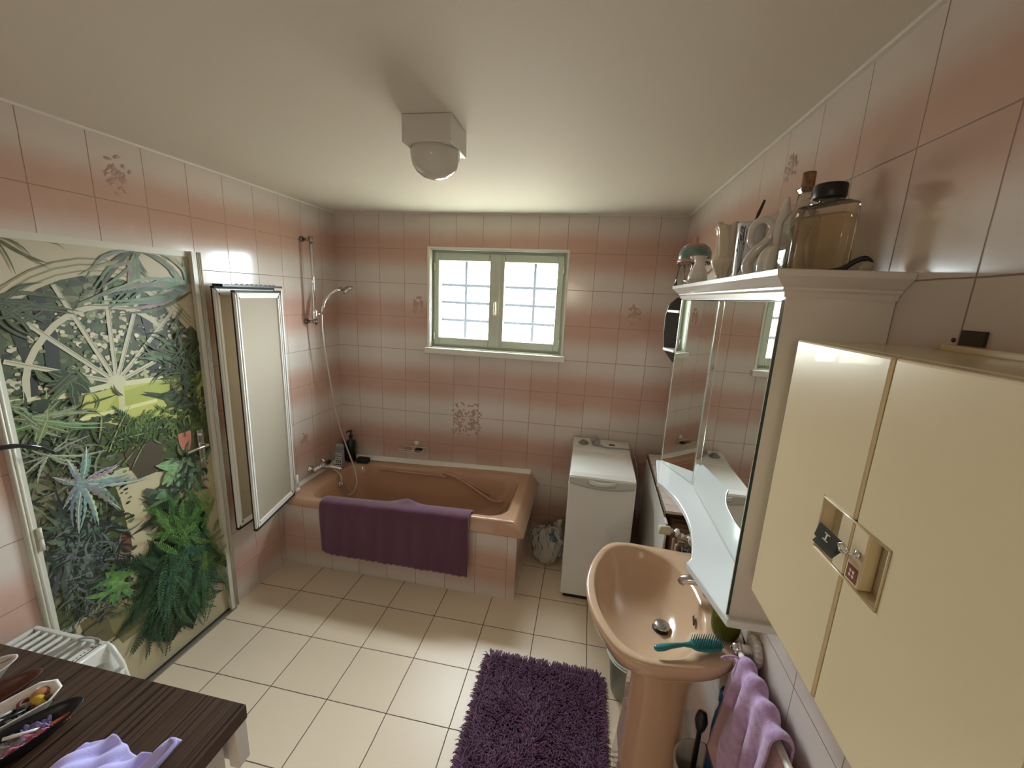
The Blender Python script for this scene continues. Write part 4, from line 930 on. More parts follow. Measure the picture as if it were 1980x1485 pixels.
# ------------------------------------------------------------------ mirror cabinet
CZ0, CZ1 = 1.160, 1.905
cy0, cy1 = -2.030, -1.055
t = thing('mirror_cabinet', (.86, -1.54, CZ0), 'white mirror cabinet with moulded cornice and curved shelf on right wall', 'mirror cabinet')
mb = MB()
mb.prism([(.757, cy0), (XR-.001, cy0), (XR-.001, cy0+.018), (.768, cy0+.018)], CZ0-.012, 1.917)
mb.prism([(.757, cy1), (XR-.001, cy1), (XR-.001, cy1-.018), (.768, cy1-.018)], CZ0-.012, 1.917)
mb.box(.862, XR-.001, cy0+.018, cy1-.018, CZ0+.001, 1.915)
mb.build('carcass', M_cabw, t, bevel=.002)
A0, A1, A2, A3 = (.7565, -1.054), (.8445, -1.280), (.8445, -1.806), (.751, -2.030)
def mir(a, b, nm):
    a = Vector((*a, 0)); b = Vector((*b, 0)); d = (b-a).normalized(); n = Vector((-d.y, d.x, 0))
    if n.x > 0: n = -n
    L = (b-a).length; m = (a+b)/2; e = .0008
    o = MB().obox((m.x, m.y, (CZ0+CZ1)/2+.001)-0*n if False else ((m-n*.004).x, (m-n*.004).y, (CZ0+CZ1)/2+.001), tuple(d*(L/2-e)), tuple(n*.0028), (0, 0, (CZ1-CZ0)/2-.001)).build('door_backing', M_glassedge, t)
    MB().obox(tuple(m-n*.0009+Vector((0, 0, (CZ0+CZ1)/2+.001))), tuple(d*(L/2-e)), tuple(n*.0002), (0, 0, (CZ1-CZ0)/2-.001)).build('mirror', M_mirror, o)
    # bevelled glass border
    for s in (-1, 1):
        c = m+d*s*(L/2-.0030)-n*.0004
        MB().obox(tuple(c+Vector((0, 0, (CZ0+CZ1)/2+.001))), tuple(d*.0020-n*s*.0002), tuple(n*.00045), (0, 0, (CZ1-CZ0)/2-.001)).build('bevelled_edge', mat('bevel_glass', (.74, .86, .80), .08, .7), o)
mir(A0, A1, 'far'); mir(A1, A2, 'mid'); mir(A2, A3, 'near')
sh = [(XR-.001, -2.045), (.752, -2.045), (.704, -1.836), (.722, -1.811), (.731, -1.779), (.744, -1.728), (.753, -1.676), (.761, -1.63), (.764, -1.583), (.765, -1.54), (.762, -1.491), (.758, -1.447), (.750, -1.406), (.738, -1.365), (.722, -1.320), (.706, -1.289), (.738, -1.040), (XR-.001, -1.040)]
MB().prism(sh, CZ0-.022, CZ0).build('shelf', M_shelfw, t, bevel=.0035, seg=3)
# cornice: swept steps
def corn(o_): return [(XR-.001, cy0-o_), (.757-o_, cy0-o_), (.757-o_, cy1+o_), (XR-.001, cy1+o_)]
cp_ = [(0, 1.912), (.004, 1.912), (.006, 1.922), (.012, 1.927), (.012, 1.931), (.018, 1.935), (.036, 1.952), (.038, 1.963), (.034, 1.965), (0, 1.965)]
rings = [[(x, y, z) for x, y in corn(o_)] for o_, z in cp_]
MB().loft(rings, 0, False, smooth=False).prism(corn(.0), 1.9635, 1.965).prism(corn(-.001), 1.911, 1.913).build('cornice', M_cabw, t)
MB().box(.765, XR-.03, cy0+.02, cy1-.02, 1.9075, 1.9108).build('top_panel', M_cabw, t)
TZ = 1.9655

# ------------------------------------------------------------------ dark end shelf behind
t = thing('corner_shelf', (.86, -.99, 1.65), 'dark brown rounded wall shelf just beyond the mirror cabinet', 'wall shelf')
pp = [(XR-.001, 1.60), (.80, 1.60), (.752, 1.66), (.742, 1.74), (.740, 1.83), (.752, 1.885), (.785, 1.918), (.84, 1.93), (XR-.001, 1.93)]
MB().prism(pp, -.800, -.815, 0, lambda p, y: (p[0], y, p[1])).build('back_board', M_dkwood, t, bevel=.002)
for z in (1.668, 1.853):
    MB().prism([(XR-.001, -.82), (.745, -.82), (.748, -.86), (.775, -.93), (.83, -.99), (XR-.001, -1.02)], z-.006, z+.006).build('shelf_board', M_white, t, bevel=.002)
MB().box(XR-.016, XR-.001, -1.02, -.82, 1.60, 1.93).build('wall_board', M_dkwood, t)

# ------------------------------------------------------------------ ornaments on the cabinet
def on(y, x=.83): return (x, y, TZ)
# little lamp with teal mushroom shade
X, Y = .775, -1.115
t = thing('ornament_lamp', (X, Y, TZ), 'small ornament lamp with teal dome shade and red stem at far end', 'ornament')
MB().lathe([(0, 0), (.030, 0), (.031, .008), (.016, .016), (.008, .03), (.012, .045), (.007, .055), (.011, .066), (.007, .078), (.012, .088), (.006, .098), (0, .1)], (X, Y, TZ), 18).build('red_stem', mat('ruby_glass', (.17, .018, .015), .1, coat=.5), t)
MB().lathe([(.008, .090), (.056, .088), (.063, .098), (.062, .130), (.052, .150), (.030, .160), (.008, .163), (0, .163)], (X, Y, TZ), 26).build('dome_shade', mat('teal_shade', (.10, .19, .18), .3, col2=(.26, .30, .27), vscale=38), t)
MB().lathe([(.0635, .090), (.0655, .092), (.0655, .101), (.0625, .103)], (X, Y, TZ), 26).lathe([(0, .162), (.030, .159), (.050, .151), (.036, .163), (.009, .168), (.007, .180), (.009, .190), (0, .192)], (X, Y, TZ), 20).build('pink_trim', mat('pink_trim', (.50, .27, .21), .4), t)
mb = MB()
for k in range(22):
    a = 2*PI*k/22; mb.ball((X+.0615*math.cos(a), Y+.0615*math.sin(a), TZ+.088), .0036, 6)
mb.build('bead_fringe', mat('red_beads', (.16, .02, .02), .2), t)['kind'] = 'stuff'
X, Y = .744, -1.046
t = thing('glass_vase', (X, Y, TZ), 'small clear bell glass with foot at the far cornice corner', 'glass')
MB().lathe([(.0, 0), (.026, 0), (.020, .030), (.015, .065), (.013, .085)], (.744, -1.046, TZ+.0005), 18).build('glass_body', M_clear, t)
# saucer + white jug
X, Y = .775, -1.205
t = thing('saucer', (X, Y, TZ), 'white china saucer carrying the small white jug', 'saucer')
MB().lathe([(0, .002), (.026, .002), (.030, 0), (.052, .014), (.050, .016), (.028, .006), (0, .006)], (X, Y, TZ), 26).build('saucer_body', mat('white_china', (.70, .66, .60), .1, coat=.5), t)
t = thing('small_jug', (X, Y, TZ+.007), 'small glossy white china jug with spout on a saucer', 'jug')
mb = MB().lathe([(0, 0), (.030, 0), (.037, .010), (.035, .032), (.023, .058), (.018, .076), (.021, .090), (.026, .100), (.022, .099), (0, .085)], (X, Y, TZ+.008), 24)
mb.tube([(X-.020, Y+.006, TZ+.100), (X-.032, Y+.012, TZ+.108)], [.010, .004], 8)
mb.build('jug_body', MATS['white_china'], t)
MB().tube(crom([(X+.020, Y-.01, TZ+.095), (X+.042, Y-.016, TZ+.088), (X+.045, Y-.018, TZ+.062), (X+.032, Y-.012, TZ+.044)], 12, False), .004, 8).build('jug_handle', MATS['white_china'], t)
# cream pedestal vase
X, Y = .825, -1.345
t = thing('pedestal_vase', (X, Y, TZ), 'cream pleated column vase on a twisted foot, behind the white jug', 'vase')
M_crm = mat('cream_china', (.60, .52, .38), .18, coat=.4)
rr = []
for r, h, am in [(.030, 0, 0), (.033, .006, 0), (.020, .014, .1), (.022, .030, .16), (.032, .052, .12), (.043, .066, .05), (.046, .076, 0), (.046, .082, 0), (.040, .088, 0), (.031, .094, .06), (.032, .12, .09), (.033, .16, .09), (.036, .185, .10), (.042, .192, .10), (.040, .200, .12), (.030, .197, .05), (.028, .12, 0)]:
    rr.append([(X+r*(1+am*math.sin(9*a+h*40))*math.cos(a), Y+r*(1+am*math.sin(9*a+h*40))*math.sin(a), TZ+h+(.006*math.sin(4*a) if h > .185 else 0)) for a in [2*PI*k/54 for k in range(54)]])
MB().loft(rr, 0, True, True, True).build('vase_body', M_crm, t)
# white tumbler with blue plant print and a handle in it
X, Y = .845, -1.505
t = thing('printed_tumbler', (X, Y, TZ), 'tall white china tumbler printed with a dark blue plant', 'vase')
MB().lathe([(0, 0), (.034, 0), (.036, .004), (.040, .172), (.0415, .178), (.038, .177), (.036, .01), (0, .01)], (X, Y, TZ), 30).build('tumbler_body', mat('blue_white_china', (.60, .60, .60), .12, coat=.4), t)
mb = MB(); rb = random.Random(2)
def cyl(a, h, e=.0004):
    r = .034+.0045*h/.178+e+.0012; return (X+r*math.cos(a), Y+r*math.sin(a), TZ+h)
for k in range(5):
    a0 = PI+.62+.05*k; mb.tube([cyl(a0-.10*s/6+(k-2)*.02*s, .02+.020*s+.004*k) for s in range(7)], .0009, 5)
for k in range(16):
    a = PI+.62+rb.uniform(-.38, .16); h_ = rb.uniform(.09, .160); mb.tube([cyl(a, h_), cyl(a+rb.uniform(-.2, .2), h_+rb.uniform(.005, .02))], .0014, 5)
mb.build('plant_print', mat('cobalt_print', (.03, .05, .09), .3), t)
o = MB().tube([(X-.008, Y+.008, TZ+.03), (X-.002, Y+.004, TZ+.165), (X+.006, Y-.004, TZ+.188), (X+.010, Y-.008, TZ+.205), (X+.019, Y-.016, TZ+.243)], [.003, .0028, .003, .0052, .0035], 8).build('brush_handle', mat('brown_handle', (.06, .03, .025), .35)); tag(o, 'thin dark brown brush handle sticking out of the printed white tumbler', 'brush')
# swan
X, Y = .858, -1.650
t = thing('swan_vase', (X, Y, TZ), 'glossy white china swan with curled neck, between tumbler and corked bottle', 'ornament')
body = [(.014, 0), (.040, .004), (.050, .024), (.052, .048), (.046, .070), (.034, .086), (.026, .092)]
rr = [[(X+.006+r*.85*math.cos(a)*(1+.05*math.sin(8*a)), Y-.008+r*1.05*math.sin(a)*(1+.05*math.sin(8*a)), TZ+h) for a in [2*PI*k/40 for k in range(40)]] for r, h in body]
mb = MB().loft(rr, 0, True, True, True)
mb.build('swan_body', MATS['white_china'], t)
nk = crom([(X-.042, Y+.024, TZ+.012), (X-.050, Y+.028, TZ+.045), (X-.036, Y+.018, TZ+.080), (X-.012, Y+.004, TZ+.112), (X-.004, Y, TZ+.142), (X-.018, Y+.012, TZ+.165), (X-.040, Y+.024, TZ+.160), (X-.050, Y+.030, TZ+.135), (X-.048, Y+.030, TZ+.105), (X-.040, Y+.024, TZ+.092)], 44, False)
MB().tube(nk, [.013]*12+[.011]*14+[.010]*8+[.0085]*6+[.006]*4+[.003], 12).build('swan_neck', MATS['white_china'], t)
MB().grid(lambda u, v: (X+.006+.94*.040*(u-.5)*math.sin(PI*(v*.86+.08))*(1-.35*v)+.004*v, Y-.024-.35*.040*(u-.5)*math.sin(PI*(v*.86+.08))-.006*math.cos(PI*(u-.5)), TZ+.075+.140*v), 10, 14).build('swan_wing', MATS['white_china'], t, solid=.004)
# corked bottle
X, Y = .872, -1.765
t = thing('corked_bottle', (X, Y, TZ), 'clear square glass bottle with cork stopper, second from near end', 'bottle')
mb = MB().loft([rrect(X-a, X+a, Y-a, Y+a, a*.35, TZ+h, 4, 4) for a, h in ((.030, .001), (.034, .006), (.034, .140), (.026, .158), (.015, .172), (.0135, .205), (.019, .212), (.019, .219))], 0, True, True, False)
mb.build('bottle_glass', M_clear, t)
MB().lathe([(0, .208), (.012, .208), (.0145, .222), (.014, .252), (0, .253)], (X, Y, TZ), 14).build('cork', mat('cork', (.30, .17, .09), .8, vary=.4, vscale=120), t)
MB().loft([rrect(X-a, X+a, Y-a, Y+a, a*.3, TZ+h, 4, 4) for a, h in ((.020, .012), (.022, .03), (.012, .08), (.020, .12), (.006, .15))], 0, True, True, True).build('dried_sprig', mat('dried_sprig', (.28, .25, .12), .8, vary=.5, vscale=60), t)
# large flat perfume bottle
X, Y = .860, -1.905
t = thing('perfume_bottle', (X, Y, TZ), 'large flat pale amber perfume bottle with black cap at near end of cabinet top', 'bottle')
dv = Vector((.52, -.85, 0)).normalized(); dn = Vector((-dv.y, dv.x, 0))
def flat(hw, ht, z0, z1, m, name, r=.012):
    rg = [[Vector((X, Y, 0))+dv*q[0]+dn*q[1]+Vector((0, 0, z)) for q in [(a[0], a[1]) for a in rrect(-hw*s, hw*s, -ht*s, ht*s, min(r, ht*s*.8), 0, 4, 5)]] for z, s in ((z0, .94), (z0+.004, 1), (z1-.010, 1), (z1-.003, .97), (z1, .86))]
    MB().loft(rg, 0, True, True, True).build(name, m, t)
flat(.058, .023, TZ+.001, TZ+.150, M_amber, 'bottle_glass'); flat(.050, .016, TZ+.012, TZ+.128, M_perf, 'perfume')
MB().lathe([(0, .149), (.018, .149), (.018, .163), (0, .163)], (X, Y, TZ), 18).build('bottle_neck', M_amber, t)
MB().lathe([(0, .160), (.029, .160), (.0305, .163), (.0305, .186), (.029, .189), (0, .189)], (X, Y, TZ), 26).build('black_cap', M_black, t)
# small black clip with beige knob
X, Y = .905, -1.985
t = thing('hair_clip', (X, Y, TZ), 'small black curved clip with beige knob on cabinet top by the wall', 'hair clip')
MB().tube(crom([(X-.045, Y+.03, TZ+.004), (X-.025, Y+.016, TZ+.010), (X-.010, Y+.006, TZ+.024), (X+.003, Y-.002, TZ+.030), (X+.012, Y-.008, TZ+.020)], 14, False), .0055, 8).build('clip_arm', M_black, t)
MB().ball((X+.008, Y-.004, TZ+.013), .0125, 12).build('beige_knob', mat('beige_knob', (.40, .34, .25), .4), t)

# ------------------------------------------------------------------ cream bathroom wall cabinet (nearest)
LY0, LY1 = -2.630, -2.133
fx_ = .748
LZ0, LZ1 = 1.312, 1.835
t = thing('medicine_cabinet', (.85, -2.38, LZ0), 'cream plastic two-door medicine cabinet with key in lock, nearest on right wall', 'medicine cabinet')
MB().box(fx_+.024, XR-.001, LY0, LY1, LZ0, LZ1).build('cabinet_body', M_cream, t, bevel=.010, seg=4)
MB().box(XR-.034, XR-.001, -2.52, -2.20, LZ1-.001, LZ1+.010).build('hanging_rail', M_cream, t, bevel=.003)
ys = -2.379
pk = (-2.448, -2.306, 1.525, 1.609)
def door_(y0, y1, side):
    g0, g1 = (pk[0], y1) if side < 0 else (y0, pk[1])
    mb = MB()
    # front skin with the pocket cut out
    parts = [(y0, y1, pk[3], LZ1), (y0, y1, LZ0, pk[2])]
    parts.append((y0, pk[0], pk[2], pk[3]) if side < 0 else (pk[1], y1, pk[2], pk[3]))
    X0, X1 = fx_, fx_+.023
    ya, yb = (y0, y1)
    poly = [(y0, LZ0), (y1, LZ0), (y1, pk[2]), (g1 if side > 0 else y1, pk[2])]
    if side < 0: poly = [(y0, LZ0), (y1, LZ0), (y1, pk[2]), (pk[0], pk[2]), (pk[0], pk[3]), (y1, pk[3]), (y1, LZ1), (y0, LZ1)]
    else: poly = [(y1, LZ0), (y1, LZ1), (y0, LZ1), (y0, pk[3]), (pk[1], pk[3]), (pk[1], pk[2]), (y0, pk[2]), (y0, LZ0)]
    mb.prism(poly, X0, X1, 0, lambda p, x: (x, p[0], p[1]))
    d = mb.build('door', M_cream, t, bevel=.0035, seg=2)
    return d
dl = door_(ys+.0024, LY1, 1); dr = door_(LY0, ys-.0024, -1)
MB().box(fx_+.0233, fx_+.0238, ys-.012, ys+.012, LZ0+.012, LZ1-.012).build('seam_shade_strip', mat('seam_shade_brown', (.16, .11, .06), .7), t)  # dark strip painting the shade in the gap between the doors
# recessed pockets: floor plates, grips
MB().box(fx_+.019, fx_+.0225, ys+.003, pk[1]-.0005, pk[2]+.0005, pk[3]-.0005).build('pocket', M_creamd, dl)
MB().box(fx_+.019, fx_+.0225, pk[0]+.0005, ys-.003, pk[2]+.0005, pk[3]-.0005).build('pocket', M_creamd, dr)
MB().box(fx_+.0005, fx_+.018, ys+.0015, ys+.028, pk[2]+.001, pk[3]-.001).build('door_grip', M_cream, dl, bevel=.002)
gr_ = MB().box(fx_+.0005, fx_+.018, ys-.032, ys-.0015, pk[2]+.001, pk[3]-.001).build('door_grip', M_cream, dr, bevel=.002)
# thin raised lip round the pocket
mb = MB()
for (a, b) in (((pk[0], pk[2]), (pk[0], pk[3])), ((pk[1], pk[2]), (pk[1], pk[3])), ((pk[0], pk[3]), (pk[1], pk[3])), ((pk[0], pk[2]), (pk[1], pk[2]))):
    mb.tube([(fx_, a[0], a[1]), (fx_, b[0], b[1])], .0017, 6)
mb.build('pocket_rim', M_cream, t)
# sticker on the right hand grip
sy, sz = ys-.0165, 1.541
sx_ = fx_-.0002
mb = MB().box(sx_, fx_+.0004, sy-.0105, sy+.0105, sz-.0105, sz+.0105, 0)
for k in range(4):
    a = PI/4+PI/2*k; mb.add([(sx_-.0002, sy+math.cos(a+q)*r+.0032*math.cos(a), sz+math.sin(a+q)*r+.0032*math.sin(a)) for q, r in ((0, .0046), (.9, .003), (1.6, .0024), (3.1, .0012), (-1.6, .0024), (-.9, .003))], [(0, 1, 2, 3, 4, 5)], 1, False)
mb.build('sticker', [mat('brown_sticker', (.17, .05, .03), .4), mat('sticker_pink', (.62, .40, .34), .5)], gr_, fix=False)
# key and tag
ky, kz = ys-.020, 1.572
kk = MB().lathe([(0, 0), (.0055, 0), (.0055, .003), (0, .003)], (fx_-.003, ky, kz), 14, 0, 'x').tube([(fx_-.002, ky, kz), (fx_-.012, ky+.0005, kz)], .0016, 8).build('key_blade', M_chrome, gr_)
kt = thing('key_tag', (fx_-.02, ky+.02, kz), 'dark folded key tag with white mark hanging in the medicine cabinet lock', 'key')
MB().tube([(fx_-.0125, ky+.001, kz+.004), (fx_-.016, ky+.006, kz+.010), (fx_-.018, ky+.013, kz+.006), (fx_-.0165, ky+.010, kz-.003), (fx_-.013, ky+.004, kz-.004)], .0016, 7, 0, True).build('key_ring', M_chrome, kt)
c0 = Vector((fx_-.020, ky+.034, kz+.001)); ax = Vector((-.003, .021, .002)); az = Vector((.002, 0, .0105))
tg = MB().obox(c0, ax, (.0012, 0, -.0002), az).build('tag_plate', mat('dark_olive_tag', (.03, .028, .016), .35), kt, bevel=.0008)
c1 = c0+Vector((.004, .004, -.014)); MB().obox(c1, ax*.95, (.0012, 0, .0004), Vector((.006, .001, .006))).build('tag_plate', MATS['dark_olive_tag'], kt, bevel=.0008)
nn = Vector((-.0016, 0, .0002)); u_ = ax.normalized(); v_ = az.normalized()
mb = MB()
for (a, b, c, d) in ((-.0052, .0052, .0040, .0054), (-.0052, .0052, -.0054, -.0040), (-.0013, .0013, -.0045, .0045)):
    mb.obox(c0+nn+u_*((a+b)/2)+v_*((c+d)/2), u_*((b-a)/2), nn*.15, v_*((d-c)/2))
mb.build('white_mark', mat('tag_white', (.6, .6, .52), .5), tg)

# bracket and screw hole in the tiles
t = thing('wall_bracket', (XR-.004, -2.205, 1.853), 'dark metal hanging bracket screwed to right wall above medicine cabinet', 'bracket')
MB().box(XR-.007, XR, -2.236, -2.196, 1.838, 1.868).build('bracket_plate', mat('dark_bracket', (.06, .045, .025), .4, .6), t, bevel=.001)
MB().lathe([(.0, .010), (.003, .010), (.006, .0072), (.0, .0072)], (XR-.0, -2.213, 1.853), 14, 0, 'x', 1, 1).build('screw', M_chrome, t)
bpy.data.objects[-1] if False else None
o = MB().lathe([(0, -.0012), (.0036, -.0012), (.0042, 0), (0, 0)], (XR, -2.178, 1.851), 12, 0, 'x').build('wall_plug', mat('brown_plug', (.08, .025, .015), .6)); tag(o, 'tiny brown wall plug in the tile left of the dark bracket', 'wall plug')

# ------------------------------------------------------------------ towel bar and towels
t = thing('towel_bar', (.915, -2.1, .87), 'white towel bar with ribbed wall rosette beside the washbasin', 'towel bar')
bz = .872; bx = .898
mb = MB()
rg = []
for h, r in ((0, .036), (.006, .042), (.012, .044), (.018, .042), (.022, .036), (.022, .020)):
    rg.append([(XR-h, -1.800+r*(1+.05*math.cos(18*a))*math.cos(a), .872+r*(1+.05*math.cos(18*a))*math.sin(a)) for a in [2*PI*k/108 for k in range(108)]])
MB().loft(rg, 0, True, True, True).build('rosette', mat('ribbed_white', (.58, .52, .47), .3), t)
MB().tube([(XR-.02, -1.800, bz), (bx+.004, -1.800, bz)], [.015, .0135], 16).build('post', M_white, t)
MB().ball((bx-.004, -1.800, bz), .0185, 16).tube([(bx+.016, -1.80, bz), (bx+.010, -1.80, bz)], .0135, 14).build('chrome_ball', M_chrome, t)
MB().tube([(bx, -1.812, bz), (bx, -2.60, bz-.004)], .0085, 14).build('bar', M_white, t)
# gathered lilac towel
def lil(u, v):
    # u along the bar, v from front-bottom over bar to back-bottom
    y = -1.850-.240*u
    g = (.5+.5*math.sin(u*21+.4))*sstep(-.05, .18, u); g2 = math.sin(u*43+1.3)
    s = (v-.5)*2
    fold = .013*g+.004*g2
    if abs(s) < .12:
        a = s/.12*PI/2; r = .017+.010*g
        x = bx + math.sin(a)*r*(1 if s > 0 else 1); z = bz+math.cos(a)*(r+.006*g)
    else:
        k = (abs(s)-.12)/.88; drop = ((.13+.46*sstep(.18, .55, u)) if s < 0 else .25)*k
        r = .017+.010*g
        if s < 0: x = bx-r-(.006*k**.7+.014*g*sstep(0, .35, k)+.005*g2*k+.005*math.sin(k*7+u*5)*k)
        else: x = min(bx+r+.006*g*k, XR-.006)
        z = bz-drop
    y += .018*math.sin(v*9+u*4)*sstep(.1, .6, abs(s))-(.035*(u-.3))*max(0, -s)*sstep(.2, 1, -s)
    return (x, y, z)
o = MB().grid(lil, 120, 110).build('lilac_towel', M_lilac, None, solid=.006); tag(o, 'bunched lilac terry towel hanging over the white towel bar', 'towel')
lo = MB().tube(crom([(bx-.012, -1.856, bz+.014), (bx-.030, -1.846, bz+.012), (bx-.046, -1.836, bz-.002), (bx-.056, -1.832, bz-.014), (bx-.046, -1.838, bz-.010), (bx-.026, -1.850, bz+.002)], 20, False), .0028, 6).build('hanging_loop', M_lilac, o)
lo.parent = o
def ros(u, v):
    y = -1.821-.33*u; x = bx-.0135-.006*v+.003*math.sin(u*9+v*4)
    return (x+.006*u, y+.10*v*(1-u)*.1+.055*(1-u)*v*.9, bz-.008-.42*v)
o = MB().grid(ros, 30, 40).tube([Vector(ros(k/20, 1.0))+Vector((0, 0, -.003)) for k in range(21)], .004, 6, 1).build('rose_towel', [M_rose, mat('rose_hem', (.16, .06, .07), .9)], None, solid=.003); tag(o, 'flat dusty rose towel hanging behind and below the lilac one', 'towel')

# ------------------------------------------------------------------ under the basin
t = thing('waste_bin', (.865, -1.765, 0), 'round white open bin on the floor between basin pedestal and hanging towels', 'waste bin')
MB().lathe([(0, 0), (.068, 0), (.072, .004), (.083, .352), (.087, .355), (.087, .362), (.079, .361), (.068, .010), (0, .008)], (.865, -1.768, .001), 32).build('bin_body', mat('bin_white', (.56, .52, .47), .35), t)
t = thing('cleaning_bottle', (.900, -1.740, .012), 'blue cleaning bottle standing in the white bin under the washbasin', 'bottle')
MB().lathe([(0, 0), (.020, 0), (.022, .01), (.022, .51), (.018, .56), (.011, .59), (.011, .61), (0, .61)], (.905, -1.752, .0105), 20).build('bottle_body', mat('blue_plastic', (.02, .08, .22), .3), t)
MB().lathe([(0, .61), (.015, .61), (.015, .65), (.011, .66), (0, .66)], (.905, -1.752, .0105), 14).build('cap', MATS['blue_plastic'], t)
t = thing('toilet_brush', (.852, -1.755, .012), 'round-headed black brush standing in the white bin before the blue bottle', 'brush')
MB().lathe([(0, 0), (.012, 0), (.008, .02), (.008, .46), (.015, .475), (.021, .505), (.015, .535), (0, .545)], (.853, -1.742, .0105), 18).build('brush_body', M_black, t)
t = thing('bucket', (.70, -1.235, 0), 'pale green plastic bucket on the floor behind the basin pedestal', 'bucket')
mb = MB().lathe([(0, .004), (.085, .004), (.088, 0), (.092, .004), (.116, .215), (.124, .217), (.124, .225), (.112, .224), (.088, .012), (0, .012)], (.716, -1.200, .0), 32)
mb.build('bucket_body', mat('pale_green_plastic', (.36, .40, .30), .35), t)
MB().tube([(.716+.126*math.cos(a), -1.200+.126*math.sin(a)-.010*math.sin(a-PI), .219-.006*math.sin(a)) for a in [PI+PI*k/16 for k in range(17)]], .0035, 8).build('bucket_handle', mat('handle_green_white', (.58, .62, .54), .3), t)

# ------------------------------------------------------------------ radiator and its cover
t = thing('radiator', (.89, -.75, .12), 'brown ribbed column radiator under a tiled shelf at right wall', 'radiator')
M_rad = mat('brown_radiator', (.20, .115, .06), .4)
for k in range(16):
    y = -1.150+.052*k
    MB().obox((.900, y, .485), (.042, 0, 0), (0, .011, 0), (0, 0, .335)).tube([(.862, y, .17), (.862, y, .80)], .017, 8).tube([(.938-.012, y, .17), (.926, y, .80)], .017, 8).tube([(.86, y, .80), (.93, y, .80)], .020, 8).build('radiator_column', M_rad, t)
for z in (.20, .765): MB().tube([(.895, -1.15, z), (.895, -.37, z)], .018, 10).build('header_pipe', M_rad, t)
v_ = MB().tube([(.895, -1.16, .78), (.895, -1.195, .84), (.895, -1.195, .87)], .012, 10).tube([(.895, -1.195, .855), (.842, -1.185, .862)], [.014, .012], 12).lathe([(0, -.014), (.019, -.014), (.019, .014), (0, .014)], (.895, -1.195, .858), 14, 0, 'y').build('valve', mat('dull_brass', (.35, .30, .25), .35, .8), t)
kn = MB().lathe([(0, -.062), (.0185, -.062), (.0205, -.056), (.0205, -.016), (.018, -.012), (.010, -.008), (.010, 0), (0, 0)], (.826, -1.165, .874), 20, 0, 'x').build('thermostat_knob', mat('ivory_knob', (.56, .50, .36), .35), t)
MB().lathe([(.006, -.008), (.017, -.006), (.019, 0), (.017, .008), (.006, .010)], (.842, -1.172, .872), 18, 0, 'x').lathe([(.0, -.006), (.011, -.004), (.011, .006), (.0, .008)], (.860, -1.188, .868), 14, 0, 'x').build('valve_collar', M_white, t)
MB().tube([(.826, -1.165, .874), (.895, -1.195, .860)], .0085, 10).build('valve_stem', MATS['dull_brass'], t)
MB().lathe([(.010, -.010), (.024, -.009), (.026, 0), (.024, .009), (.010, .010)], (.905, -1.222, .868), 18, 0, 'y').tube([(.905, -1.222, .868), (.905, -1.20, .80), (.905, -1.17, .765)], .010, 8).build('pipe_union', MATS['ribbed_white'], t)
t = thing('radiator_shelf', (.88, -.65, .86), 'white radiator cover with small cream tiles on top and a slotted edge', 'radiator cover')
SZ = .885
def skew(p, z): return (p[0], p[1], z)
MB().prism([(.842, -.215), (XR-.001, -.215), (XR-.001, -1.000), (.822, -1.000)], SZ-.014, SZ).build('tiled_top', T_cover, t, fix=True)
MB().prism([(.836, -.215), (.8415, -.215), (.8215, -1.000), (.816, -1.000)], SZ-.034, SZ-.002).build('slotted_edge', mat('grille_brown', (.20, .15, .10), .5), t)
mb = MB()
for k in range(30):
    f = (k+.5)/30; y = -.225-.770*f; x = .8362-.020*f
    mb.obox((x-.0008, y, SZ-.018), (.0012, 0, 0), (0, .0085, 0), (0, 0, .008))
o = mb.build('slot_row', M_black, t); o['kind'] = 'stuff'
MB().prism([(.834, -.215), (.846, -.215), (.826, -1.06), (.814, -1.06)], .06, SZ-.034).build('front_board', M_cabw, t, bevel=.003)
o = MB().grid(lambda u, v: (.858+.055*u+.008*math.sin(v*9+u*5), -1.212+.010*math.sin(u*8+v*3)-.006*math.sin(PI*u), .835-.34*v-.02*math.sin(u*7)), 24, 30).build('hanging_cloth', mat('grey_patterned_cloth', (.42, .42, .42), .9, col2=(.03, .04, .07), vscale=26), None, solid=.004); tag(o, 'crumpled grey and dark patterned cloth hanging on the radiator valve pipe', 'cloth')

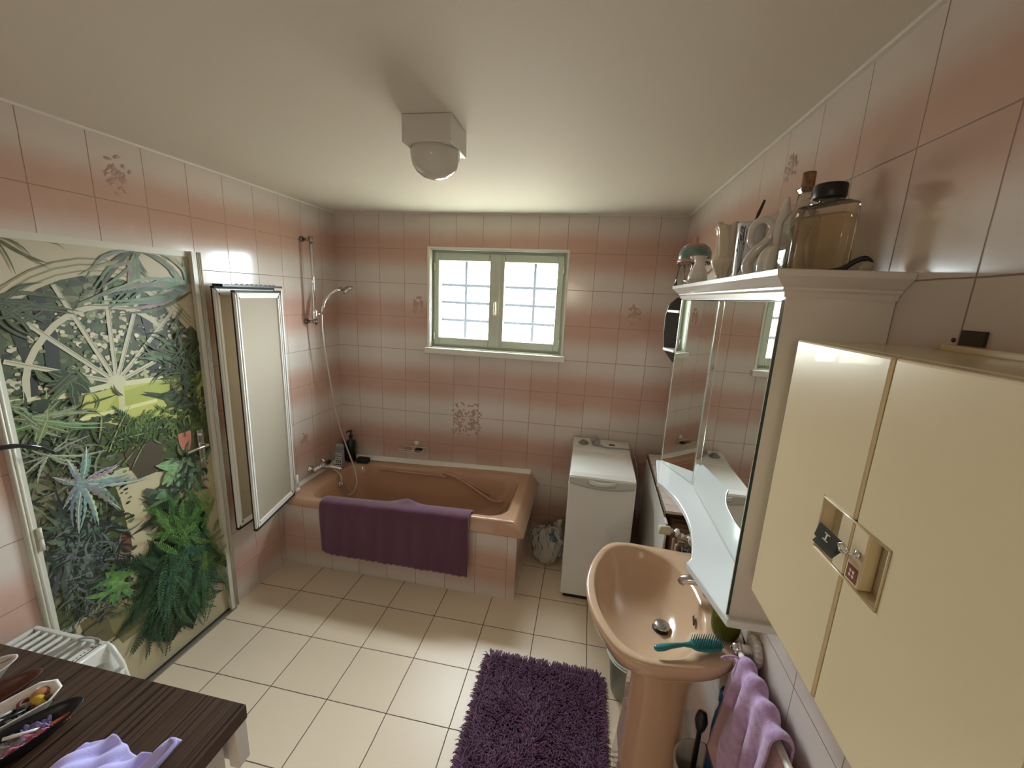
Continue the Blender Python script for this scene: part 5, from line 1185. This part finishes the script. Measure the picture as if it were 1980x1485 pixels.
# ------------------------------------------------------------------ shag rug
t = thing('shag_rug', (.305, -1.58, 0), 'deep purple shaggy bath rug on the floor tiles beside the washbasin', 'rug')
ra, rb_ = (-.012, .578), (-2.08, -1.165)
MB().box(ra[0]+.01, ra[1]-.01, rb_[0], rb_[1], .001, .010).build('rug_backing', mat('rug_backing', (.10, .045, .10), .9), t)
rg = np.random.RandomState(4); NSTR = 13000
V = []; F = []
X_ = rg.uniform(ra[0], ra[1], NSTR); Y_ = rg.uniform(rb_[0], rb_[1], NSTR)
for i in range(NSTR):
    x, y = X_[i], Y_[i]
    # swirling pile direction in clumps
    a = 2.2*math.sin(x*9+y*4)+1.8*math.sin(y*11-x*6)+rg.normal(0, .55)
    ed = min(x-ra[0], ra[1]-x, rb_[1]-y)
    lean = rg.uniform(.35, 1.0); L = rg.uniform(.022, .036)
    if ed < .02:
        if x-ra[0] == ed: a = PI+rg.normal(0, .3)
        elif ra[1]-x == ed: a = rg.normal(0, .3)
        else: a = PI/2+rg.normal(0, .4)
        lean = 1.0; 
    dx, dy = math.cos(a), math.sin(a); r = rg.uniform(.0022, .0034)
    ps = [(0, .006, 1.0), (.35, .020, 1.05), (.75, .029, 1.0), (1.05, .030-.010*lean, .45)]
    b = len(V)
    for q, (t_, h_, rr_) in enumerate(ps):
        cx_, cy_ = x+dx*L*t_*lean, y+dy*L*t_*lean; h2 = h_*(1.25-.45*lean)+.002*rg.rand()
        for k in range(4):
            an = PI/2*k+a; ox = -dy*math.cos(PI/2*k)*r*rr_; oy = dx*math.cos(PI/2*k)*r*rr_
            V.append((cx_+ox, cy_+oy, max(.002, h2+math.sin(PI/2*k)*r*rr_)))
    for q in range(3):
        for k in range(4): F.append((b+q*4+k, b+q*4+(k+1) % 4, b+(q+1)*4+(k+1) % 4, b+(q+1)*4+k))
    F.append((b+12, b+13, b+14, b+15))
m_ = MB(); m_.v = V; m_.f = F; m_.m = [0]*len(F); m_.sm = [True]*len(F)
m_.build('pile', M_shag, t, fix=False)['kind'] = 'stuff'

# ------------------------------------------------------------------ chest with dark laminate top
CX0, CX1, CYa, CYb, CZt = -1.55, -.366, -2.80, -2.288, .900
t = thing('chest', (-.95, -2.55, 0), 'white chest with dark brown streaked laminate top in the lower left corner', 'chest')
MB().box(CX0, CX1, CYa, CYb, CZt-.038, CZt).build('top_board', M_wood, t, bevel=.0012)
MB().box(CX0+.02, CX1-.028, CYa+.01, CYb-.045, .07, CZt-.0385).build('carcass', M_enam, t, bevel=.002)
MB().box(CX1-.0275, CX1-.001, CYb-.036, CYb-.002, CZt-.150, CZt-.0385).box(CX0+.02, CX1-.028, CYb-.030, CYb-.004, CZt-.140, CZt-.0385).build('edge_rail', M_white, t, bevel=.002)
for x in (CX0+.06, CX1-.07):
    for y in (CYa+.06, CYb-.09): MB().tube([(x, y, 0), (x, y, .07)], .02, 12).build('leg', M_grey, t)
TP = CZt+.0006
# trays, long axis runs away from the door
dT = Vector((-.33, -.944, 0)).normalized(); nT = Vector((-dT.y, dT.x, 0))
def tray(c, prof, shape, name, m, parent, base=None):
    rings = []
    for s, h in prof:
        rings.append([Vector((c[0], c[1], TP+h))+dT*p[0]*s+nT*p[1]*s for p in shape])
    return MB().loft(rings, 0, True, True, True).build(name, m, parent)
def oval(a, b, n=44, e=2.3):
    o = []
    for k in range(n):
        q = 2*PI*k/n; cc, ss = math.cos(q), math.sin(q)
        o.append((a*math.copysign(abs(cc)**(2/e), cc), b*math.copysign(abs(ss)**(2/e), ss)))
    return o
def octo(a, b, k_): return [(a, -b+k_), (a, b-k_), (a-k_, b), (-a+k_, b), (-a, b-k_), (-a, -b+k_), (-a+k_, -b), (a-k_, -b)]
PRO = [(.70, 0), (.74, .002), (.93, .024), (1.0, .031), (.985, .032), (.90, .025), (.72, .006), (.65, .005)]
B1 = (-.762, -2.508); B2 = (-.853, -2.494); B3 = (-.940, -2.474); B4 = (-1.036, -2.452)
t = thing('oval_dish', (*B1, TP), 'black oval dish holding cellophane wrapped sticks, nearest the cloth', 'dish')
tray(B1, PRO, oval(.140, .041, 44, 2.1), 'dish_body', M_black, t)
t = thing('octagonal_tray', (*B2, TP), 'white eight-sided tray filled with dark hair things and a yellow clip', 'tray')
tray(B2, [(.80, 0), (.82, .002), (.97, .030), (1.0, .034), (.96, .034), (.93, .029), (.80, .006), (.7, .005)], octo(.140, .041, .024), 'tray_body', M_enam, t)
t = thing('oval_bowl', (*B3, TP), 'brown oval bowl lying between the white tray and the white basket', 'bowl')
tray(B3, PRO, oval(.140, .039, 44, 2.1), 'bowl_body', mat('brown_bowl', (.10, .035, .022), .35), t)
t = thing('oval_basket', (*B4, TP), 'white oval basket with thin wires, farthest left on dark chest', 'basket')
tray(B4, [(.70, 0), (.74, .002), (.92, .030), (1.0, .037), (.975, .038), (.88, .030), (.72, .006), (.65, .005)], oval(.130, .045, 44, 2.1), 'basket_body', mat('basket_white', (.56, .50, .46), .5), t)
rnd = random.Random(21)
def inside(c, s, w_, h): return Vector((c[0], c[1], TP+h*.72+.001))+dT*s*.92+nT*w_*.74
# contents
def strip(name, c, s0, w0, s1, w1, h0, h1, wd, m, label, cat, grp=None):
    a = inside(c, s0, w0, h0); b = inside(c, s1, w1, h1); d = (b-a)
    o = MB().obox((a+b)/2, d/2, Vector((-d.y, d.x, 0)).normalized()*wd/2, Vector((0, 0, .0012))).build(name, m, None, bevel=.0006); tag(o, label, cat, grp); return o
M_pinkp = mat('pink_plastic', (.55, .16, .26), .25, coat=.4); M_orange = mat('rust_plastic', (.36, .09, .04), .35)
M_violet = mat('violet_plastic', (.22, .20, .48), .3)
def packet(name, c, s, w_, L, W, rot, m, label, h=.022):
    o0 = inside(c, s, w_, h); d = (Matrix.Rotation(rot, 3, 'Z') @ dT); n = Vector((-d.y, d.x, 0)); ph = rnd.random()*6
    o = MB().grid(lambda u, v: o0+d*(u-.5)*L+n*(v-.5)*W+Vector((0, 0, .006*math.sin(u*9+ph)*math.cos(v*7+ph)+.004*math.sin(u*23+v*13))), 16, 10).build(name, m, None, solid=.0012); tag(o, label, 'packet'); return o
o = MB().tube([inside(B1, -.075, .004, .024), inside(B1, -.022, -.022, .040)], .0035, 8).build('white_stick', M_enam, None); tag(o, 'small white plastic stick on the packets in the black dish', 'stick')
packet('cellophane_packet', B1, -.010, .010, .07, .040, .3, M_cell, 'crinkled clear cellophane wrapper at the near end of the black dish', .027)
packet('pink_packet', B1, -.045, .012, .075, .022, .15, M_pinkp, 'shiny pink strip packet in the middle of the black dish', .021)
packet('violet_packet', B1, -.070, -.012, .045, .026, -.4, M_violet, 'small blue violet packet in the black dish beside white stick', .024)
t = thing('rust_comb', tuple(inside(B1, -.095, .012, .02)), 'rust orange comb lying in the far end of the black dish', 'comb')
mb = MB().obox(inside(B1, -.095, .008, .020), dT*.028, nT*.004, Vector((0, 0, .0015)))
for k in range(10): mb.obox(inside(B1, -.120+.0055*k, .018, .020), dT*.0011, nT*.009, Vector((0, 0, .001)))
mb.build('comb_body', M_orange, t)
for k, (s, w_, r, m, lb) in enumerate([(-.03, .0, .022, M_black, 'black elastic hair ring in the middle of the white tray'), (.02, .008, .026, M_blackm, 'larger black hair ring at the near end of the white tray'), (-.06, -.012, .018, mat('dark_red_band', (.14, .03, .03), .5), 'dark red hair ring near the yellow clip in the white tray')]):
    c = inside(B2, s-.038, w_, .016+.004*k); o = MB().tube([c+Vector((r*math.cos(a), r*.8*math.sin(a), .003*math.sin(2*a))) for a in [2*PI*j/20 for j in range(20)]], .0045, 8, 0, True).build('hair_ring', m, None); tag(o, lb, 'hair ring')
for k, (s, w_, L, m, lb) in enumerate([(-.01, -.016, .045, M_grey, 'grey hair grip lying along the left side of the white tray'), (.03, -.006, .050, M_chrome, 'shiny metal hair grip in the white tray near its centre'), (-.02, .018, .060, M_black, 'long black hair grip along the right side of the white tray'), (.06, .014, .05, mat('brown_grip', (.16, .09, .06), .4), 'brown hair grip at the near right of the white tray')]):
    a = inside(B2, s-.038-L/2, w_, .024+.003*k); b = inside(B2, s-.038+L/2, w_+.006, .026+.003*k); o = MB().tube([a, (a+b)/2+Vector((0, 0, .004)), b], .0035, 7).build('hair_grip', m, None); tag(o, lb, 'hair grip')
for k, (s, w_, dx_, m, lb) in enumerate([(-.045, .010, .010, M_black, 'small black claw clip near the far third of the white tray'), (.045, -.018, .012, M_blackm, 'small black claw clip near the near left of the white tray'), (-.085, .016, .009, mat('tortoise', (.10, .045, .02), .3), 'brown tortoiseshell claw clip below the yellow clip in the white tray'), (.005, -.004, .012, M_grey, 'grey claw clip in the centre of the white tray')]):
    c = inside(B2, s-.038, w_, .020); mb = MB().tube([c-dT*dx_*1.6, c+Vector((0, 0, .010)), c+dT*dx_*1.6], [.003, .0055, .003], 8)
    for q in (-1, 0, 1): mb.tube([c+dT*dx_*q+Vector((0, 0, .006)), c+dT*dx_*q+nT*.012+Vector((0, 0, -.003))], .0018, 6).tube([c+dT*dx_*q+Vector((0, 0, .006)), c+dT*dx_*q-nT*.012+Vector((0, 0, -.003))], .0018, 6)
    o = mb.build('claw_clip', m, None); tag(o, lb, 'hair clip')
o = MB().ball(inside(B2, -.112, .004, .026), .014, 12, 0, 1.2, .8, .8).tube([inside(B2, -.10, -.006, .032), inside(B2, -.118, .016, .034)], .004, 7).build('yellow_clip', mat('yellow_plastic', (.50, .36, .03), .35), None); tag(o, 'yellow hair clip in the far corner of the white tray', 'hair clip')
o = MB().ball(inside(B2, -.118, -.022, .028), .015, 12, 0, 1, 1.2, .7).build('amber_clip', mat('amber_plastic', (.38, .16, .07), .35), None); tag(o, 'amber brown hair clip beside the yellow one in the white tray', 'hair clip')
o = packet('folded_tissue', B4, -.01, .0, .07, .03, .2, mat('tissue_pink', (.62, .52, .52), .8), 'pale folded tissue lying in the white basket', .024)
wq = [inside(B4, -.128+.25*f, .03*math.sin(f*5), .050+.03*math.sin(f*PI)) for f in [k/16 for k in range(17)]]
o = MB().tube(wq, .0011, 6).build('thin_wire', M_blackm, None); tag(o, 'thin dark wire arching over the white basket', 'wire')

# lavender cloth
def clo(u, v):
    x = -.620+.205*u; y = -2.440-.17*(1-v)
    z = TP+.006+.030*math.sin(PI*min(1, u*1.1))*sstep(1.0, .55, v)+.012*math.sin(u*13+v*4)*math.sin(v*6+1)+.008*math.sin(u*27-v*11)+.030*sstep(.72, .98, u)*sstep(.3, .95, v)
    y += .028*u*v+.014*math.sin(u*7)*v
    return (x-.03*(1-v)*(1-u), y, max(TP+.004, z))
o = MB().grid(clo, 70, 50).build('lavender_cloth', M_lavender, None, solid=.004); tag(o, 'crumpled pale lavender cloth on the dark chest top at the bottom edge', 'cloth')
o = MB().tube(crom([clo(.93, .98), Vector(clo(.97, .93))+Vector((.006, .002, .004)), Vector(clo(.99, .75))+Vector((.004, 0, .004)), Vector(clo(.96, .5))+Vector((0, 0, .005)), Vector(clo(.88, .25))+Vector((0, 0, .006))], 24, False), .005, 8).build('rolled_edge', mat('lavender_deep', (.36, .33, .68), .9, sheen=.3), o)

# ------------------------------------------------------------------ plastic slatted basket / stool
t = thing('laundry_stool', (-1.34, -2.14, 0), 'white slatted plastic stool standing between the mural door and dark chest', 'stool')
sx0, sx1, sy0, sy1, SZt = -1.548, -1.215, -2.262, -2.008, .620
M_pl = mat('white_stool_plastic', (.68, .66, .60), .3)
fr = MB()
# top frame with slots
fr.box(sx0, sx1, sy1-.016, sy1, SZt-.016, SZt).box(sx0, sx1, sy0, sy0+.016, SZt-.016, SZt)
n_ = 8; w0, w1 = sx0+.012, sx1-.045; pw = (w1-w0)/n_
fr.box(sx0, w0, sy0+.016, sy1-.016, SZt-.016, SZt)
for k in range(n_):
    a = w0+pw*k; fr.box(a+pw*.66, a+pw, sy0+.016, sy1-.016, SZt-.010, SZt)
fr.box(w1, sx1, sy0+.016, sy1-.016, SZt-.016, SZt)
fr.build('slatted_top', M_pl, t, bevel=.003)
mb = MB()
for k in range(18): mb.lathe([(0, 0), (.0022, 0), (.0022, .0006), (0, .0006)], (w1+.012, sy1-.032-.011*k, SZt+.0001), 8)
for k in range(2): mb.box(w1+.022, w1+.0250, sy1-.10-.11*k, sy1-.015-.11*k, SZt+.0001, SZt+.0007)
o = mb.build('perforations', M_black, t); o['kind'] = 'stuff'
# right end wall with oval grip hole (annular panel)
ex = lambda z: sx1+.072*sstep(.625, .42, z)
ov = [(-2.085+.050*math.cos(a), .560+.019*math.sin(a)) for a in [2*PI*k/40 for k in range(40)]]
rc = []
for k in range(40):
    a = 2*PI*k/40; c, s_ = math.cos(a), math.sin(a); q = min((.172 if c < 0 else .072)/abs(c) if abs(c) > 1e-6 else 9, (.056 if s_ > 0 else .13)/abs(s_) if abs(s_) > 1e-6 else 9)
    rc.append((-2.085+c*q, .560+s_*q))
MB().loft([[(ex(p[1]), p[0], p[1]) for p in rc], [(ex(p[1]), p[0], p[1]) for p in ov], [(ex(p[1])-.014, p[0], p[1]) for p in ov]], 0, True, smooth=False).build('end_panel', M_pl, t, solid=.003)
MB().box(sx0+.002, sx0+.006, sy0+.004, sy1-.004, .20, SZt-.016).build('end_panel', M_pl, t)
MB().box(sx0+.01, sx1-.01, sy1-.006, sy1-.002, .20, SZt-.016).build('side_panel', M_pl, t)
MB().box(sx0+.01, sx1-.01, sy0+.002, sy0+.006, .20, SZt-.016).build('side_panel', M_pl, t)
for x, sx__ in ((sx0+.014, -1), (sx1+.045, 1)):
    for y, sy__ in ((sy0+.014, -1), (sy1-.014, 1)):
        MB().loft([rrect(x+sx__*d-.014, x+sx__*d+.014, y+sy__*d-.013, y+sy__*d+.013, .006, z, 3, 4) for z, d in ((SZt-.09 if sx__ > 0 else SZt-.017, 0), (.3, .006), (0.0, .016))], 0, True, True, True).build('leg', M_pl, t)
MB().tube([(sx1-.012, sy1-.006, SZt-.004), (sx1+.012, sy1-.006, SZt-.014), (sx1+.046, sy1-.006, SZt-.07), (sx1+.066, sy1-.006, SZt-.17), (sx1+.080, sy1-.006, .02)], .0085, 10).tube([(sx1-.006, sy1-.01, SZt-.006), (sx1-.006, sy0+.01, SZt-.006)], .0075, 10).build('rounded_rim', M_pl, t)
cb = thing('appliance_cable', (-1.27, -2.06, SZt), 'grey looped cable lying across the white slatted stool', 'cable')
for k in range(3):
    e = .010*k
    MB().tube(crom([(-1.43+e, -2.245, SZt+.005), (-1.385+e, -2.17, SZt+.006), (-1.35+e, -2.10, SZt+.008), (-1.325+e, -2.045, SZt+.012+e*.4), (-1.30+e, -2.022-e*.3, SZt+.014+e*.4), (-1.265+e, -2.018, SZt+.012), (-1.245+e*.5, -2.030, SZt+.005)], 34, False), .0030, 7).build('cable_strand', mat('pale_cable', (.36, .33, .30), .5), cb)

# ------------------------------------------------------------------ black hook arm at the left edge
t = thing('wall_hook', (-1.56, -2.12, 1.32), 'thin black curved metal arm reaching in from left in front of the mural door', 'hook')
MB().tube(crom([(-1.565, -2.22, 1.330), (-1.535, -2.14, 1.327), (-1.528, -2.06, 1.322), (-1.520, -1.985, 1.316), (-1.520, -1.93, 1.296), (-1.522, -1.895, 1.268), (-1.524, -1.880, 1.252)], 26, False), [.009]*14+[.0075]*6+[.006]*5+[.0055]*2, 10).build('hook_arm', mat('black_lacquer', (.008, .008, .010), .15, coat=.5), t)
MB().lathe([(0, 0), (.022, 0), (.022, .010), (0, .014)], (XL+.0, -2.22, 1.33), 16, 0, 'x').build('wall_plate', MATS['black_lacquer'], t)
